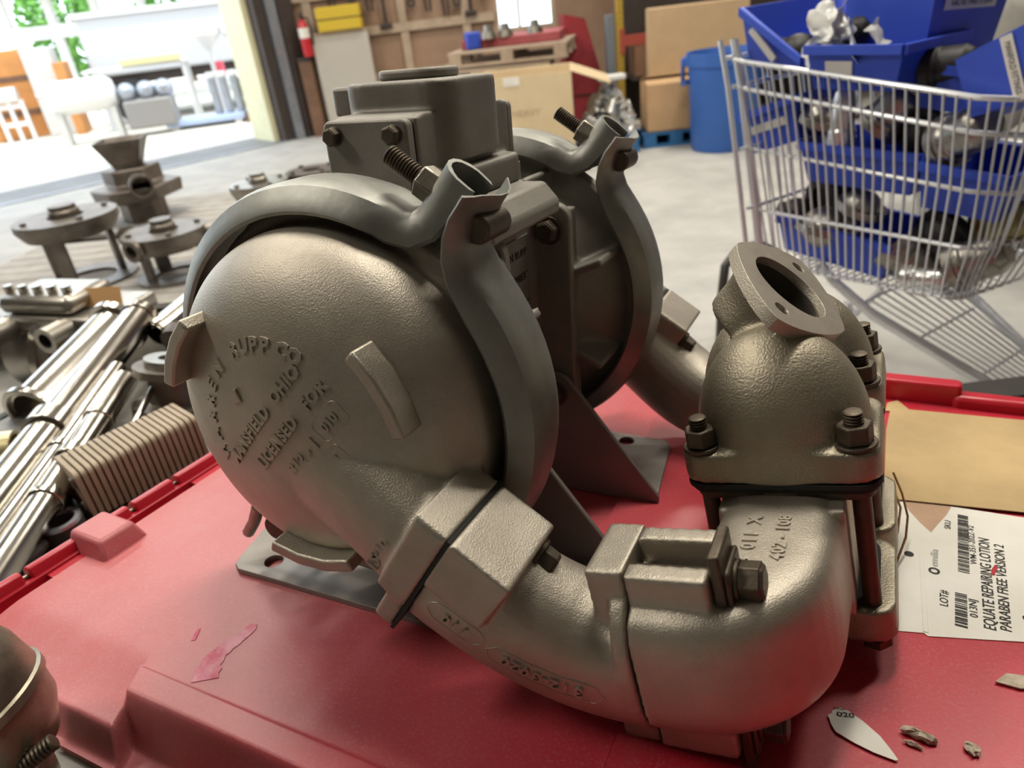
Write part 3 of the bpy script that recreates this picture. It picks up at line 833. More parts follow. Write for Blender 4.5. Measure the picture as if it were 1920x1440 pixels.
crumb('paper_crumb', 'larger rolled scrap of brown torn paper on the lid beside the 020 scrap', (.4215, .0270), .0105, .0035, .0028, -.12, 1)
crumb('paper_crumb', 'thin curled sliver of torn paper just below the larger rolled scrap', (.4180, .0190), .0060, .0016, .0016, -.2, 2)
crumb('paper_crumb', 'pinkish flake of torn paper at the lower right of the lid', (.4515, .0290), .0045, .0055, .0018, .5, 3)
flat_thing('foam_scrap', 'pale torn paper scrap at the right end of the lid, below the white label', 'paper', [(.4700, .0945), (.4775, .1055), (.50, .11), (.50, .1), (.485, .094)], FIBRE, .002, .0012)
WT = pump_frame('wire_tie', 'thin copper wire loop hanging beside the pump studs over the label', 'wire', (0, 0, .0036))
g = MB(); g.tube([(.4005, .288, -.150), (.409, .27, -.160), (.415, .252, -.172), (.4145, .232, -.181), (.410, .212, -.188), (.4055, .19, -.1935), (.402, .185, -.1935), (.403, .205, -.187), (.4075, .232, -.177), (.4085, .255, -.166), (.4, .275, -.155)], .0011, 6); g.build('wire', COPPER, WT)

# ------------------------------------------------------------------ building shell
CONC = mat('worn_concrete', (.48, .47, .44), .75, var_col=(.36, .355, .34), vscale=3.2, bump=.15, bscale=60)
CONCD = mat('dark_concrete_band', (.22, .225, .23), .7, var=.3, vscale=2.5, bump=.1, bscale=40)
YARD = mat('pale_yard_gravel', (.62, .59, .52), .9, var_col=(.50, .46, .39), vscale=5, bump=.3, bscale=60)
WOOD = mat('bare_plywood', (.36, .235, .155), .75, var_col=(.27, .17, .11), vscale=2.2, bump=.08, bscale=40)
BATT = mat('pine_batten', (.47, .36, .26), .7, var=.25, vscale=6)
PAINT = mat('cream_paint', (.80, .76, .50), .6, var=.1, vscale=4)
DARK = mat('dark_brown_steel', (.05, .035, .03), .6, var=.3, vscale=6)
GALV = mat('galvanised_track', (.42, .45, .50), .4, .7, var=.25, vscale=8)
WALL = mat('grey_painted_wall', (.34, .31, .27), .8, var=.2, vscale=2)
ROOF = mat('roof_deck', (.30, .28, .25), .8)
def slab(nm, lo, hi, m, kind='structure', rz=0., loc=(0, 0, 0), parent=None, bevel=0., **k):
    g = MB(); g.box(lo, hi); o = g.build(nm, m, parent, bevel=bevel, kind=kind, **k); o.location = loc; o.rotation_euler = (0, 0, rz); return o
JX, JY = -2.22, 8.80                       # door jamb
DA = atan2(-(8.80 - 6.86), -(2.22 - 4.53) * -1)   # direction along the door wall, away from the jamb
g = MB(); g.prism([(-5.6, -5.0), (7.0, -5.0), (7.0, 9.0), (JX, 9.0), (JX, JY), (-9.9, 2.35), (-9.9, -5)], -.06, 0); g.build('floor', CONC, kind='structure')
g = MB(); g.prism([(JX, JY), (JX, 60), (-60, 60), (-60, -40), (-9.9, -40), (-9.9, 2.35)], -.10, -.012); g.build('ground', YARD, kind='structure')
# darker grey apron band and floor rail under the door
ud = Vector((-.766, -.643, 0)); un = Vector((-.643, .766, 0))
def along(nm, s0, s1, n0, n1, z0, z1, m, kind='structure', parent=None):
    g = MB(); p = [Vector((JX, JY, 0)) + ud * s + un * n_ for s, n_ in ((s0, n0), (s0, n1), (s1, n1), (s1, n0))]
    g.prism([(q.x, q.y) for q in p], z0, z1); return g.build(nm, m, parent, kind=kind)
along('trim_1', 0, 9.5, -.02, .78, -.02, .004, CONCD)
along('trim_2', 0, 9.5, -.09, -.03, -.02, .012, GALV)
along('wall_left', -.35, .0, .0, .16, 0, 4.0, DARK)
along('wall_left_header', -.35, 10, 0, .16, 3.3, 4.0, WALL)
along('wall_left_far', 6.6, 10.2, 0, .16, 0, 4.0, WALL)
o = along('door_frame', .0, .16, .10, .62, 0, 3.4, PAINT)
along('trim_3', -.02, .09, -.06, .10, 0, 3.4, DARK); along('trim_4', -.14, -.03, -.11, -.04, 0, 3.4, GALV); along('trim_5', -.32, -.15, -.14, -.02, 0, 3.4, DARK)
slab('wall_back_left', (-2.3, 9.0, 0), (.31, 9.15, 4), WOOD); slab('wall_back_right', (.99, 9.0, 0), (7, 9.15, 4), WOOD)
slab('wall_back_sill', (.31, 9.0, 0), (.99, 9.15, .84), WOOD); slab('wall_back_lintel', (.31, 9.0, 1.95), (.99, 9.15, 4), WOOD)
slab('wall_right', (7, -5, 0), (7.15, 9.15, 4), WALL); slab('wall_near', (-9.9, -5.15, 0), (7, -5, 4), WALL); slab('wall_side', (-10.05, -5, 0), (-9.9, 2.4, 4), WALL)
g = MB(); g.prism([(-10, -5.1), (7.1, -5.1), (7.1, 9.1), (JX - .2, 9.1), (-10, 2.45)], 4.0, 4.15); g.build('ceiling', ROOF, kind='structure')
WIN = thing('window_1', None, None, (.65, 9.03, .84)); WIN['kind'] = 'structure'
GLASS = mat('dusty_window_glass', (.95, .95, .95), .12, trans=1.0)
g = MB(); g.box((-.33, .0, .0), (.33, .008, 1.1)); g.build('pane', GLASS, WIN)
for lo, hi in (((-.34, -.03, 0), (.34, .05, .04)), ((-.34, -.03, 1.07), (.34, .05, 1.11)), ((-.34, -.03, .04), (-.30, .05, 1.07)), ((.30, -.03, .04), (.34, .05, 1.07)), ((-.085, -.02, .04), (-.055, .04, 1.07))):
    g = MB(); g.box(lo, hi); g.build('frame_bar', BATT, WIN)
for x in (-1.75, -.72, -.02): slab('trim_6', (x - .045, 8.955, 0), (x + .045, 9.0, 4), BATT)
for z in (.54, 1.02, 1.42): slab('trim_7', (-2.2, 8.945, z - .045), (.30, 8.99, z + .045), BATT)
# lamp housings on the ceiling
HOUS = mat('white_lamp_housing', (.8, .8, .78), .5)
LAMP0 = None
for i, o in enumerate([o for o in COL.objects if o.name.startswith('ceiling_lamp_light')]):
    L = thing('ceiling_lamp', 'long white fluorescent fitting under the roof deck', 'lamp', (o.location.x, o.location.y, 4.0), radians(28), 'fluorescent fittings under the roof')
    g = MB(); g.box((-.66, -.17, -.055), (.66, .17, 0)); g.build('housing', HOUS, L, bevel=.01)

# ------------------------------------------------------------------ against the back wall
CARDB = mat('cardboard', (.56, .40, .235), .8, var_col=(.47, .33, .19), vscale=2.5, bump=.05, bscale=30)
CARDP = mat('pale_cardboard', (.70, .56, .36), .8, var_col=(.60, .47, .29), vscale=2.5)
BROWN = mat('brown_post_wood', (.20, .105, .06), .7, var=.35, vscale=5)
def simple(nm, lb, cat, part, lo, hi, m, loc, rz=0., bevel=.004, group=None, rot=None):
    t = thing(nm, lb, cat, loc, rz, group, rot); g = MB(); g.box(lo, hi); g.build(part, m, t, bevel=bevel); return t
BEI = mat('beige_board', (.50, .46, .40), .7, var=.1, vscale=3)
PB = simple('leaning_panel', 'tall beige panel leaning on the plywood wall under the yellow case', 'panel', 'panel_board', (-.31, -.03, 0), (.31, .03, 1.06), BEI, (-1.42, 8.80, .0), 0, .01)
g = MB(); g.box((-.31, -.034, 1.03), (.31, .034, 1.062)); g.build('top_edge', BATT, PB)
YEL = mat('yellow_plastic', (.60, .42, .03), .5)
YB = simple('yellow_case', 'flat yellow case on top of the leaning beige panel', 'case', 'case_shell', (-.24, -.09, 0), (.24, .09, .24), YEL, (-1.385, 8.80, 1.063), 0, .015)
g = MB(); g.box((-.245, -.095, .115), (.245, .095, .125)); g.build('case_seam', DARK, YB)
FE = thing('fire_extinguisher', 'red fire extinguisher with a white label hung beside the big door', 'extinguisher', (-1.79, 8.75, .84))
FR = mat('extinguisher_red', (.5, .02, .03), .35)
g = MB(); g.lathe([(0, 0), (.052, .005), (.056, .03), (.056, .30), (.04, .35), (.018, .37), (0, .37)], 20); g.build('cylinder', FR, FE)
g = MB(); g.lathe([(.0565, .19), (.0575, .19), (.0575, .29), (.0565, .29)], 20); g.build('paper_label', PAPER, FE)
g = MB(); g.cyl((0, 0, .37), (0, 0, .41), .014); g.box((-.012, -.09, .405), (.012, .03, .42)); g.box((-.012, -.085, .43), (.012, .03, .442)); g.build('valve_lever', DARK, FE)
g = MB(); g.tube([(0, .02, .39), (.06, .02, .38), (.08, .0, .30), (.075, .0, .12)], .011, 8); g.build('hose', DARK, FE)
PO = thing('wooden_post', 'brown timber post standing under the red extinguisher', 'post', (-1.86, 8.84, 0)); g = MB(); g.prism(rrect(.075, .07, .02, 3), 0, .83); g.build('post_timber', BROWN, PO); g = MB(); g.box((-.08, -.075, .8), (.08, .075, .84)); g.build('post_cap', DARK, PO)
def hang(kind, x, top, ln, lb):
    t = thing(kind, lb, 'tool', (x, 8.92, top), 0, 'hand tools hung on the plywood wall')
    if kind == 'pliers':
        for s in (-1, 1):
            g = MB(); g.tube([(.006 * s, 0, -.05), (.03 * s, 0, -ln * .6), (.022 * s, 0, -ln)], .014, 6); g.build('handle', DARK, t)
        g = MB(); g.prism([(-.02, 0), (.02, 0), (.026, -.07), (-.026, -.07)], -.012, .012, Matrix.Rotation(pi / 2, 4, 'X')); g.build('jaws', DARK, t)
    elif kind == 'hammer':
        g = MB(); g.cyl((0, 0, 0), (0, 0, -ln), .016, .019, 8); g.build('handle', DARK, t)
        g = MB(); g.cyl((-.07, 0, -ln), (.06, 0, -ln), .03, .024, 10); g.build('head', DARK, t)
    else:
        g = MB(); g.cyl((0, 0, 0), (0, 0, -ln * .75), .013, .016, 8); g.build('handle', DARK, t)
        g = MB(); g.lathe([(.018, -.014), (.05, -.014), (.05, .014), (.018, .014)], 14, Matrix.Translation((0, 0, -ln * .8)) @ Matrix.Rotation(pi / 2, 4, 'X'), closed=True); g.build('head', DARK, t)
    g = MB(); g.cyl((0, -.01, .0), (0, .08, .005), .006, n=6); g.build('hook', GALV, t)
for k, x, top, ln, lb in (('pliers', -1.46, 1.50, .24, 'dark pliers hung above the yellow case'), ('wrench', -1.24, 1.50, .26, 'dark ring wrench hung at the right end of the yellow case'), ('pliers', -1.055, 1.46, .25, 'dark pliers hung just right of the beige panel'), ('hammer', -.905, 1.42, .37, 'long dark hammer hanging lowest on the plywood wall'), ('wrench', -.60, 1.42, .22, 'dark ring wrench right of the long hammer'), ('pliers', -.42, 1.42, .28, 'dark pliers second to the right of the long hammer'), ('pliers', -.225, 1.42, .34, 'long dark pliers left of the last two tools by the window'), ('wrench', -.10, 1.42, .27, 'dark ring wrench next to the last tool by the window'), ('hammer', .05, 1.42, .34, 'dark hammer hung nearest the bright window'), ('wrench', .20, 1.42, .2, 'short dark ring wrench close to the window frame')): hang(k, x, top, ln, lb)

# pallets and boxes behind the pump
PAL = mat('weathered_pallet_wood', (.50, .40, .30), .8, var_col=(.34, .26, .20), vscale=5)
def pallet(nm, lb, loc, rz, m, w=1.0, d=.9, group=None):
    t = thing(nm, lb, 'pallet', loc, rz, group)
    for i in range(3):
        for j in range(3):
            g = MB(); x = (i - 1) * (w / 2 - .06); y = (j - 1) * (d / 2 - .05); g.box((x - .05, y - .05, .02), (x + .05, y + .05, .095)); g.build('block', m, t)
    for j in range(3):
        y = (j - 1) * (d / 2 - .05); g = MB(); g.box((-w / 2, y - .05, 0), (w / 2, y + .05, .02)); g.build('bottom_slat', m, t)
    for j in range(6):
        y = -d / 2 + .06 + j * (d - .12) / 5; g = MB(); g.box((-w / 2, y - .055, .095), (w / 2, y + .055, .115)); g.build('top_slat', m, t)
    return t
for k, (z, dx, rz, lb) in enumerate(((.0, .25, -.12, 'bottom pallet of the stack behind the open carton'), (.116, .27, -.10, 'second pallet from the floor behind the open carton'), (.232, .24, -.14, 'third pallet from the floor behind the open carton'), (.348, .26, -.1, 'fourth pallet from the floor behind the open carton'), (.464, .22, -.13, 'fifth pallet up, level with the top of the open carton'), (.580, .20, -.16, 'second pallet from the top, above the open carton'))):
    pallet('pallet', lb, (dx, 6.85, z), rz, PAL, group='stack of pallets')
TOPP = pallet('pallet', 'top pallet of the stack, overhanging to the right with a red panel on it', (.38, 6.85, .715), -.22, PAL, group='stack of pallets')
PINK = mat('faded_red_sheet', (.42, .09, .10), .6, var=.3, vscale=6)
simple('red_sheet', 'faded red sheet lying on the top pallet below the window', 'panel', 'panel_sheet', (-.42, -.35, 0), (.42, .35, .07), PINK, (.40, 6.95, .832), -.2, .006)
SHINY = mat('polished_fitting_metal', (.80, .80, .78), .32, .85)
DULL = mat('dull_stainless', (.42, .40, .36), .36, .95, var_col=(.30, .27, .23), vscale=9)
for i, (x, y) in enumerate(((.16, 6.62), (.30, 6.66), (.55, 6.66))):
    t = thing('hose_coupling', ('grey coupling on the red panel at the far left', 'grey coupling on the red panel next to the leftmost', 'grey coupling on the red panel under the window')[i], 'coupling', (x, y, .903)); g = MB(); g.cyl((0, 0, 0), (0, 0, .05), .07, .06, 18); g.build('flange', DULL, t); g = MB(); g.cyl((0, 0, .05), (0, 0, .1), .04, .035, 18); g.build('neck', DULL, t)
BLUE = mat('blue_bin_plastic', (.035, .085, .55), .45, var=.1, vscale=6)
BLUE2 = mat('pale_blue_tarp', (.05, .16, .36), .6, var=.3, vscale=8)
simple('blue_box', 'small blue box at the left end of the red panel', 'box', 'box_body', (-.06, -.06, 0), (.06, .06, .13), BLUE, (.02, 6.68, .834), .2, .01)
def carton(nm, lb, loc, rz, w, d, h, m, flaps=(), group=None, band=None):
    t = thing(nm, lb, 'box', loc, rz, group); g = MB()
    for lo, hi in (((-w / 2, -d / 2, 0), (w / 2, -d / 2 + .008, h)), ((-w / 2, d / 2 - .008, 0), (w / 2, d / 2, h)), ((-w / 2, -d / 2 + .008, 0), (-w / 2 + .008, d / 2 - .008, h)), ((w / 2 - .008, -d / 2 + .008, 0), (w / 2, d / 2 - .008, h)), ((-w / 2, -d / 2, 0), (w / 2, d / 2, .008))): g.box(lo, hi)
    g.build('carton_body', m, t, kind='stuff' if False else None)
    for side, ang, ln in flaps:
        g = MB()
        if side in 'lr':
            s = -1 if side == 'l' else 1; T = Matrix.Translation((s * w / 2, 0, h)) @ Matrix.Rotation(s * ang, 4, 'Y'); g.box((min(0, -.006 * s), -d / 2, 0), (max(0, -.006 * s), d / 2, ln), T)
        else:
            s = -1 if side == 'f' else 1; T = Matrix.Translation((0, s * d / 2, h)) @ Matrix.Rotation(-s * ang, 4, 'X'); g.box((-w / 2, min(0, -.006 * s), 0), (w / 2, max(0, -.006 * s), ln), T)
        g.build('flap', m, t)
    return t
pallet('pallet', 'low pallet under the big open carton', (.32, 5.92, 0), -.12, PAL, .8, .6)
BX = carton('open_carton', 'big pale open carton with its right flap hanging out', (.34, 5.92, .117), -.13, .80, .62, .56, CARDP, (('r', 1.95, .30), ('b', 2.5, .25), ('l', 2.6, .25)))
g = MB(); g.box((-.10, -.316, .50), (.02, -.311, .56)); g.build('shipping_sticker', PAPER, BX)
t = MB(); put_text(t, 'HEAVY', .07, lambda x, y, z: Vector((x + .05, -.3125, y + .28)), 0, .0); t.build('box_print', mat('faint_box_print', (.45, .34, .21), .8), BX)
# rack uprights
RK = thing('rack_upright', 'yellow perforated rack upright beside the red beam', 'rack', (1.315, 6.9, 0)); YS = mat('yellow_rack_steel', (.52, .36, .06), .45, .3)
g = MB(); g.box((-.03, -.02, 0), (.03, .02, 2.4)); g.build('upright_post', YS, RK, bevel=.004)
for i in range(24):
    g = MB(); g.lathe([(0, 0), (.016, 0), (.016, .006), (0, .006)], 10, Matrix.Translation((0, -.0205, .40 + i * .045)) @ Matrix.Rotation(pi / 2, 4, 'X')); g.build('stud', YS, RK)
g = MB(); g.box((-.05, -.05, 0), (.05, .05, .01)); g.build('base_plate', YS, RK)
simple('grey_column', 'blue grey steel column just left of the yellow rack upright', 'column', 'column_shaft', (-.035, -.05, 0), (.035, .05, .96), mat('blue_grey_steel', (.20, .23, .27), .5, .3), (1.235, 6.97, 0))
RC = thing('red_cabinet', 'red cloth covered cabinet behind the stack of pallets', 'cabinet', (1.0, 7.35, 0)); g = MB(); g.prism([(-.16, 0), (.2, 0), (.17, .5), (.05, .95), (-.14, 1.0)], -.2, .2, Matrix.Rotation(pi / 2, 4, 'X')); g.build('cabinet_body', mat('red_cloth', (.36, .03, .04), .7, var=.4, vscale=5), RC); g = MB(); g.box((-.15, -.21, .3), (.16, -.2, .31)); g.build('seam', DARK, RC)
BM = thing('rack_beam', 'red rack beam carrying the cartons', 'rack', (2.4, 6.9, .70)); g = MB(); g.box((-1.05, -.03, 0), (1.1, .03, .085)); g.build('beam', mat('red_rack_steel', (.38, .07, .05), .5), BM); g = MB(); g.box((-1.09, -.035, -.06), (-1.05, .035, .14)); g.build('beam_bracket', BM and MATS['red_rack_steel'], BM)
SHF = simple('rack_shelf', 'dark back panel of the rack behind the cartons', 'rack', 'back_panel', (-1.0, 0, 0), (1.4, .03, 2.4), DARK, (2.4, 7.35, 0))
g = MB(); g.box((-1.0, -.6, .42), (1.4, .0, .44)); g.build('shelf_deck', DARK, SHF)
carton('brown_carton', 'narrow brown carton on the low rack shelf beside the yellow upright', (1.56, 6.95, .441), 0, .26, .3, .25, mat('brown_carton_board', (.26, .14, .08), .8, var=.2, vscale=4))
carton('tall_carton', 'large flat tan carton standing against the rack', (1.83, 6.32, .0), -.05, .80, .12, .985, CARDB, (('f', -1.5, .1),))
carton('tan_carton', 'square tan carton with a sagging top on the blue pallet', (1.57, 6.08, .118), -.06, .46, .36, .355, mat('tan_carton_board', (.55, .35, .185), .8, var=.2, vscale=3), (('f', -1.45, .16), ('b', -1.3, .16)))
pallet('blue_pallet', 'blue painted pallet under the square tan carton', (1.56, 6.10, 0), -.04, mat('blue_pallet_paint', (.03, .16, .38), .6, var=.35, vscale=6), .54, .44)
pallet('blue_pallet', 'blue pallet under the heap of shiny fittings', (1.03, 6.12, 0), -.1, MATS['blue_pallet_paint'], .48, .6)
random.seed(5)
FIT = None
for lay, (n, z, rr) in enumerate(((7, .16, .19), (6, .25, .16), (5, .335, .12), (3, .415, .08), (1, .48, .0))):
    for i in range(n):
        a = 2 * pi * i / max(1, n) + lay * .5
        loc = (1.03 + rr * 1.05 * cos(a), 6.02 + rr * .8 * sin(a), z); rot = (random.uniform(.6, 2.2), random.uniform(-.6, .6), random.uniform(0, 6.28))
        if FIT is None:
            FIT = thing('pipe_fitting', 'shiny aluminium hose fitting in the heap on the blue pallet', 'fitting', loc, 0, 'heap of shiny fittings', rot)
            g = MB(); g.lathe([(.036, -.05), (.05, -.05), (.052, -.01), (.045, 0), (.034, 0)], 18, closed=True); g.build('socket', SHINY, FIT)
            g = MB(); g.lathe([(.026, 0), (.036, 0), (.034, .07), (.026, .07)], 16, closed=True); g.build('shank', SHINY, FIT)
            for s in (-1, 1):
                g = MB(); g.box((s * .050, -.01, -.045), (s * .058, .01, .02)); g.build('cam_arm', SHINY, FIT)
        else: dup(FIT, loc, rot)
flatp = simple('plastic_cover', 'white plastic cover on top of the heap of fittings', 'lid', 'lid_plate', (-.11, -.05, 0), (.11, .05, .04), mat('white_plastic', (.75, .75, .73), .5), (1.06, 5.99, .535), .1, .01)
# blue rubbish bin
BIN = thing('rubbish_bin', 'round blue plastic rubbish bin left of the shopping cart', 'bin', (1.84, 5.62, 0)); BB = mat('blue_bin_body', (.035, .13, .46), .5, var=.12, vscale=4)
g = MB(); g.lathe([(0, 0), (.225, 0), (.235, .02), (.262, .60), (.275, .60), (.28, .69), (.268, .69), (.25, .61), (.225, .03), (0, .03)], 40); g.build('bin_body', BB, BIN)
for s in (pi, 0):
    g = MB(); T = Matrix.Rotation(s - .4, 4, 'Z'); g.box((.262, -.07, .47), (.31, .07, .50), T); g.box((.295, -.07, .49), (.31, .07, .60), T); g.box((.262, -.07, .60), (.31, -.05, .66), T); g.box((.262, .05, .60), (.31, .07, .66), T); g.build('handle', BB, BIN, bevel=.006)

# ------------------------------------------------------------------ shopping cart with blue bins
CHR = mat('bright_cart_wire', (.70, .72, .74), .34, .65)
L0 = Vector((.694, 2.05, 0)); TV = Vector((.5064, -.8623, 0)); NV = Vector((.8623, .5064, 0))
def cp(t, z, s): return L0 + TV * t + NV * s + Vector((0, 0, z))
CART = thing('shopping_cart', 'wire shopping cart piled with blue parts bins', 'cart', (1.2, 2.0, 0)); CI = Matrix.Translation((-1.2, -2.0, 0))
ROWS = ((0, .985, .6378, .916, 0, .0065), (.02, .917, .6425, .847, .002, .006), (.058, .76, .6515, .724, .01, .005), (.097, .592, .656, .597, .016, .005), (.13, .434, .639, .467, .03, .005))
DEPTH = .50
def rowpt(i, f, s=None):
    t0, z0, t1, z1, s0, r = ROWS[i]; return cp(t0 + (t1 - t0) * f, z0 + (z1 - z0) * f, s0 if s is None else s)
def wire(nm, pts, r, n=8):
    g = MB(); g.tube([CI @ Vector(p) for p in pts], r, n); return g.build(nm, CHR, CART)
for i in range(5):
    t0, z0, t1, z1, s0, r = ROWS[i]; tp = .04 * i
    a, b = cp(t0, z0, s0), cp(t1, z1, s0); c = cp(t1 + .10 - .02 * i, z1 - .01, s0 + .06); d = cp(t1 + .17 - .03 * i, z1 - .012, DEPTH * .55); e = cp(t1 + .12 - .03 * i, z1 - .012, DEPTH - s0); f_ = cp(t0, z0, DEPTH - s0)
    wire('rim_rail' if i < 2 else 'side_rail', [a, a.lerp(b, .5), b, b.lerp(c, .3) + TV * .012, c, d, e, e.lerp(f_, .5), f_], r)
NW = 23
for k in range(NW):
    f = (k + .6) / NW; wire('side_wire', [rowpt(0, f) - NV * .006, rowpt(2, f) - NV * .006, rowpt(4, f) - NV * .006, rowpt(4, f, DEPTH * .5) - Vector((0, 0, .006))], .0029, 6)
    if k % 2 == 0: wire('far_side_wire', [rowpt(0, f, DEPTH), rowpt(2, f, DEPTH - .01), rowpt(4, f, DEPTH - .03), rowpt(4, f, DEPTH * .5)], .0026, 5)
for k in range(11):
    f = (k + .7) / 11
    def fp(i):
        t0, z0, t1, z1, s0, r = ROWS[i]; b = cp(t1, z1, s0); c = cp(t1 + .10 - .02 * i, z1 - .01, s0 + .06); d = cp(t1 + .17 - .03 * i, z1 - .012, DEPTH * .55); q = f * 1.8
        return (b.lerp(c, q) + TV * .012 * min(1, q * 3) if q < 1 else c.lerp(d, q - 1)) + TV * .006
    wire('nose_wire', [fp(0), fp(1), fp(2), fp(3), fp(4), fp(4) - TV * .2 + NV * .05], .0029, 6)
for k in range(6): wire('floor_wire', [rowpt(4, .0, .06 + k * .075) + Vector((0, 0, -.005)), rowpt(4, 1.0, .06 + k * .075) + Vector((0, 0, -.005))], .0029, 6)
# hinged rear gate and its side stiles
for s, dt, r in ((-.015, -.022, .0075), (.02, -.012, .0065), (.012, .006, .0075)):
    wire('gate_stile', [cp(dt - .012, 1.035, s), cp(dt + .02, .92, s), cp(dt + .075, .66, s), cp(dt + .115, .46, s)], r)
for k in range(9):
    s = .05 + k * .05; wire('gate_wire', [cp(-.02, 1.0, s), cp(.05, .7, s), cp(.10, .45, s)], .0029, 6)
for i, z in enumerate((.99, .92, .76, .60)): wire('gate_rail', [cp(-.025 + .04 * i * .9, z, -.012), cp(-.02 + .04 * i * .9, z, DEPTH * .5), cp(-.02 + .04 * i * .9, z, DEPTH)], .0055)
# undercarriage
for s in (.06, DEPTH - .06):
    wire('lower_rail', [cp(.28, .46, s), cp(.33, .42, s), cp(.45, .35, s + .01), cp(.78, .20, s + (.09 if s < .2 else -.09)), cp(1.0, .13, s + (.12 if s < .2 else -.12))], .013)
    wire('leg_tube', [cp(.2, .42, s), cp(.25, .26, s), cp(.16, .13, s)], .011); wire('leg_tube', [cp(.95, .2, s), cp(.9, .12, s)], .011)
for k in range(4): wire('tray_cross', [cp(.40 + .15 * k, .365 - .068 * k, .08 + .03 * k), cp(.40 + .15 * k, .365 - .068 * k, DEPTH - .08 - .03 * k)], .004, 6)
for k in range(11): wire('tray_wire', [cp(.40, .37, .085 + k * .033), cp(.98, .135, .19 + k * .013)], .003, 6)
RUB = mat('dark_rubber', (.03, .03, .03), .7)
for t_, s in ((.15, .06), (.15, DEPTH - .06), (.9, .06), (.9, DEPTH - .06)):
    p = CI @ cp(t_, .06, s); g = MB(); g.cyl(p - NV * .014, p + NV * .014, .06, n=20); w_ = g.build('wheel', RUB, CART)
    g = MB(); g.box((-.012, -.012, .0), (.012, .012, .07), Matrix.Translation(p + Vector((0, 0, .06)))); g.build('caster_fork', CHR, CART)
LABW = mat('bin_card_label', (.68, .66, .60), .6)
INKS = INK
def parts_bin(lb, o, ex, ey, ez, L, W, H, m=BLUE, label=None, hopper=False, group='blue parts bins in the cart', words=None):
    """open bin: local x length, y width, z height; front (with its label) at -y"""
    T = Matrix(((ex.x, ey.x, ez.x, o.x), (ex.y, ey.y, ez.y, o.y), (ex.z, ey.z, ez.z, o.z), (0, 0, 0, 1)))
    t = thing('parts_bin', lb, 'bin', group=group); t.matrix_world = T
    g = MB(); k = .86; th = .004
    fh = H * .18 if hopper else H
    O = [(-L / 2, -W / 2, fh), (L / 2, -W / 2, fh), (L / 2, W / 2, H), (-L / 2, W / 2, H)]; B = [(-L / 2 * k, -W / 2 * k, 0), (L / 2 * k, -W / 2 * k, 0), (L / 2 * k, W / 2 * k, 0), (-L / 2 * k, W / 2 * k, 0)]
    ins = lambda p, z: (p[0] * (1 - 2 * th / L), p[1] * (1 - 2 * th / W), p[2] + z)
    v = O + B + [ins(p, 0) for p in O] + [ins(p, th) for p in B]
    g.add(v, [(4, 7, 6, 5)] + [(i, 4 + i, 4 + (i + 1) % 4, (i + 1) % 4) for i in range(4)] + [(12, 13, 14, 15)] + [(8 + i, 8 + (i + 1) % 4, 12 + (i + 1) % 4, 12 + i) for i in range(4)] + [(i, (i + 1) % 4, 8 + (i + 1) % 4, 8 + i) for i in range(4)])
    bmesh.ops.recalc_face_normals(g.bm, faces=g.bm.faces); shell = g.build('shell', m, t)
    g = MB(); e = .009
    for i in range(4):
        p, q = Vector(O[i]), Vector(O[(i + 1) % 4]); out = Vector(((p.x + q.x) / 2, (p.y + q.y) / 2, 0)).normalized() * e
        g.add([p, q, q + out, p + out, p - Vector((0, 0, .02)), q - Vector((0, 0, .02)), q + out - Vector((0, 0, .02)), p + out - Vector((0, 0, .02))], [(0, 1, 2, 3), (7, 6, 5, 4), (0, 4, 5, 1), (1, 5, 6, 2), (2, 6, 7, 3), (3, 7, 4, 0)])
    bmesh.ops.recalc_face_normals(g.bm, faces=g.bm.faces); g.build('rim', m, shell)
    if label:
        lx, lz, lw, lh = label; zz = lambda z: -W / 2 * (k + (1 - k) * z / fh) - .003
        g = MB(); g.add([(lx, zz(lz), lz), (lx + lw, zz(lz), lz), (lx + lw, zz(lz + lh), lz + lh), (lx, zz(lz + lh), lz + lh)] + [(lx, zz(lz) + .002, lz), (lx + lw, zz(lz) + .002, lz), (lx + lw, zz(lz + lh) + .002, lz + lh), (lx, zz(lz + lh) + .002, lz + lh)], [(0, 1, 2, 3), (4, 7, 6, 5), (0, 4, 5, 1), (1, 5, 6, 2), (2, 6, 7, 3), (3, 7, 4, 0)]); cl = g.build('card_label', LABW, t)
        if words:
            g = MB(); v, f = text_mesh(words, lh * .7, 0, 2); xs = [q[0] for q in v]; sc_ = lw * .8 / (max(xs) - min(xs))
            g.add([Vector((lx + lw / 2 + q[0] * sc_, zz(lz + lh * .3 + q[1]) - .0012, lz + lh * .3 + q[1])) for q in v], f); g.build('label_print', INKS, cl)
    return t
ZV = Vector((0, 0, 1))
def basis(roll=0., tilt=0.):
    """x along the cart side, y into the cart, z up; roll in the side plane, tilt towards the viewer"""
    ex = (TV * cos(roll) - ZV * sin(roll)); ez = (ZV * cos(roll) + TV * sin(roll)); ey = NV.copy()
    ey2 = ey * cos(tilt) - ez * sin(tilt); ez2 = ez * cos(tilt) + ey * sin(tilt); return ex, ey2, ez2
ex, ey, ez = basis(.62, 0)
B1 = parts_bin('large blue bin full of dark fittings at the left end of the cart top', cp(.085, .962, .24), NV.copy(), -TV, Vector((0, 0, 1)), .40, .20, .145, hopper=True)
g = MB(); T = Matrix.Translation((-.187, .035, .055)) @ Matrix.Rotation(.75, 4, 'X'); g.box((-.0035, -.055, -.009), (.004, .055, .009), T); g.build('card_label', LABW, B1)
parts_bin('blue bin with a blank white label holding a crumpled clear bag', cp(.345, .918, .13), *basis(.0, .0), .245, .26, .10, label=(-.07, .03, .07, .035))
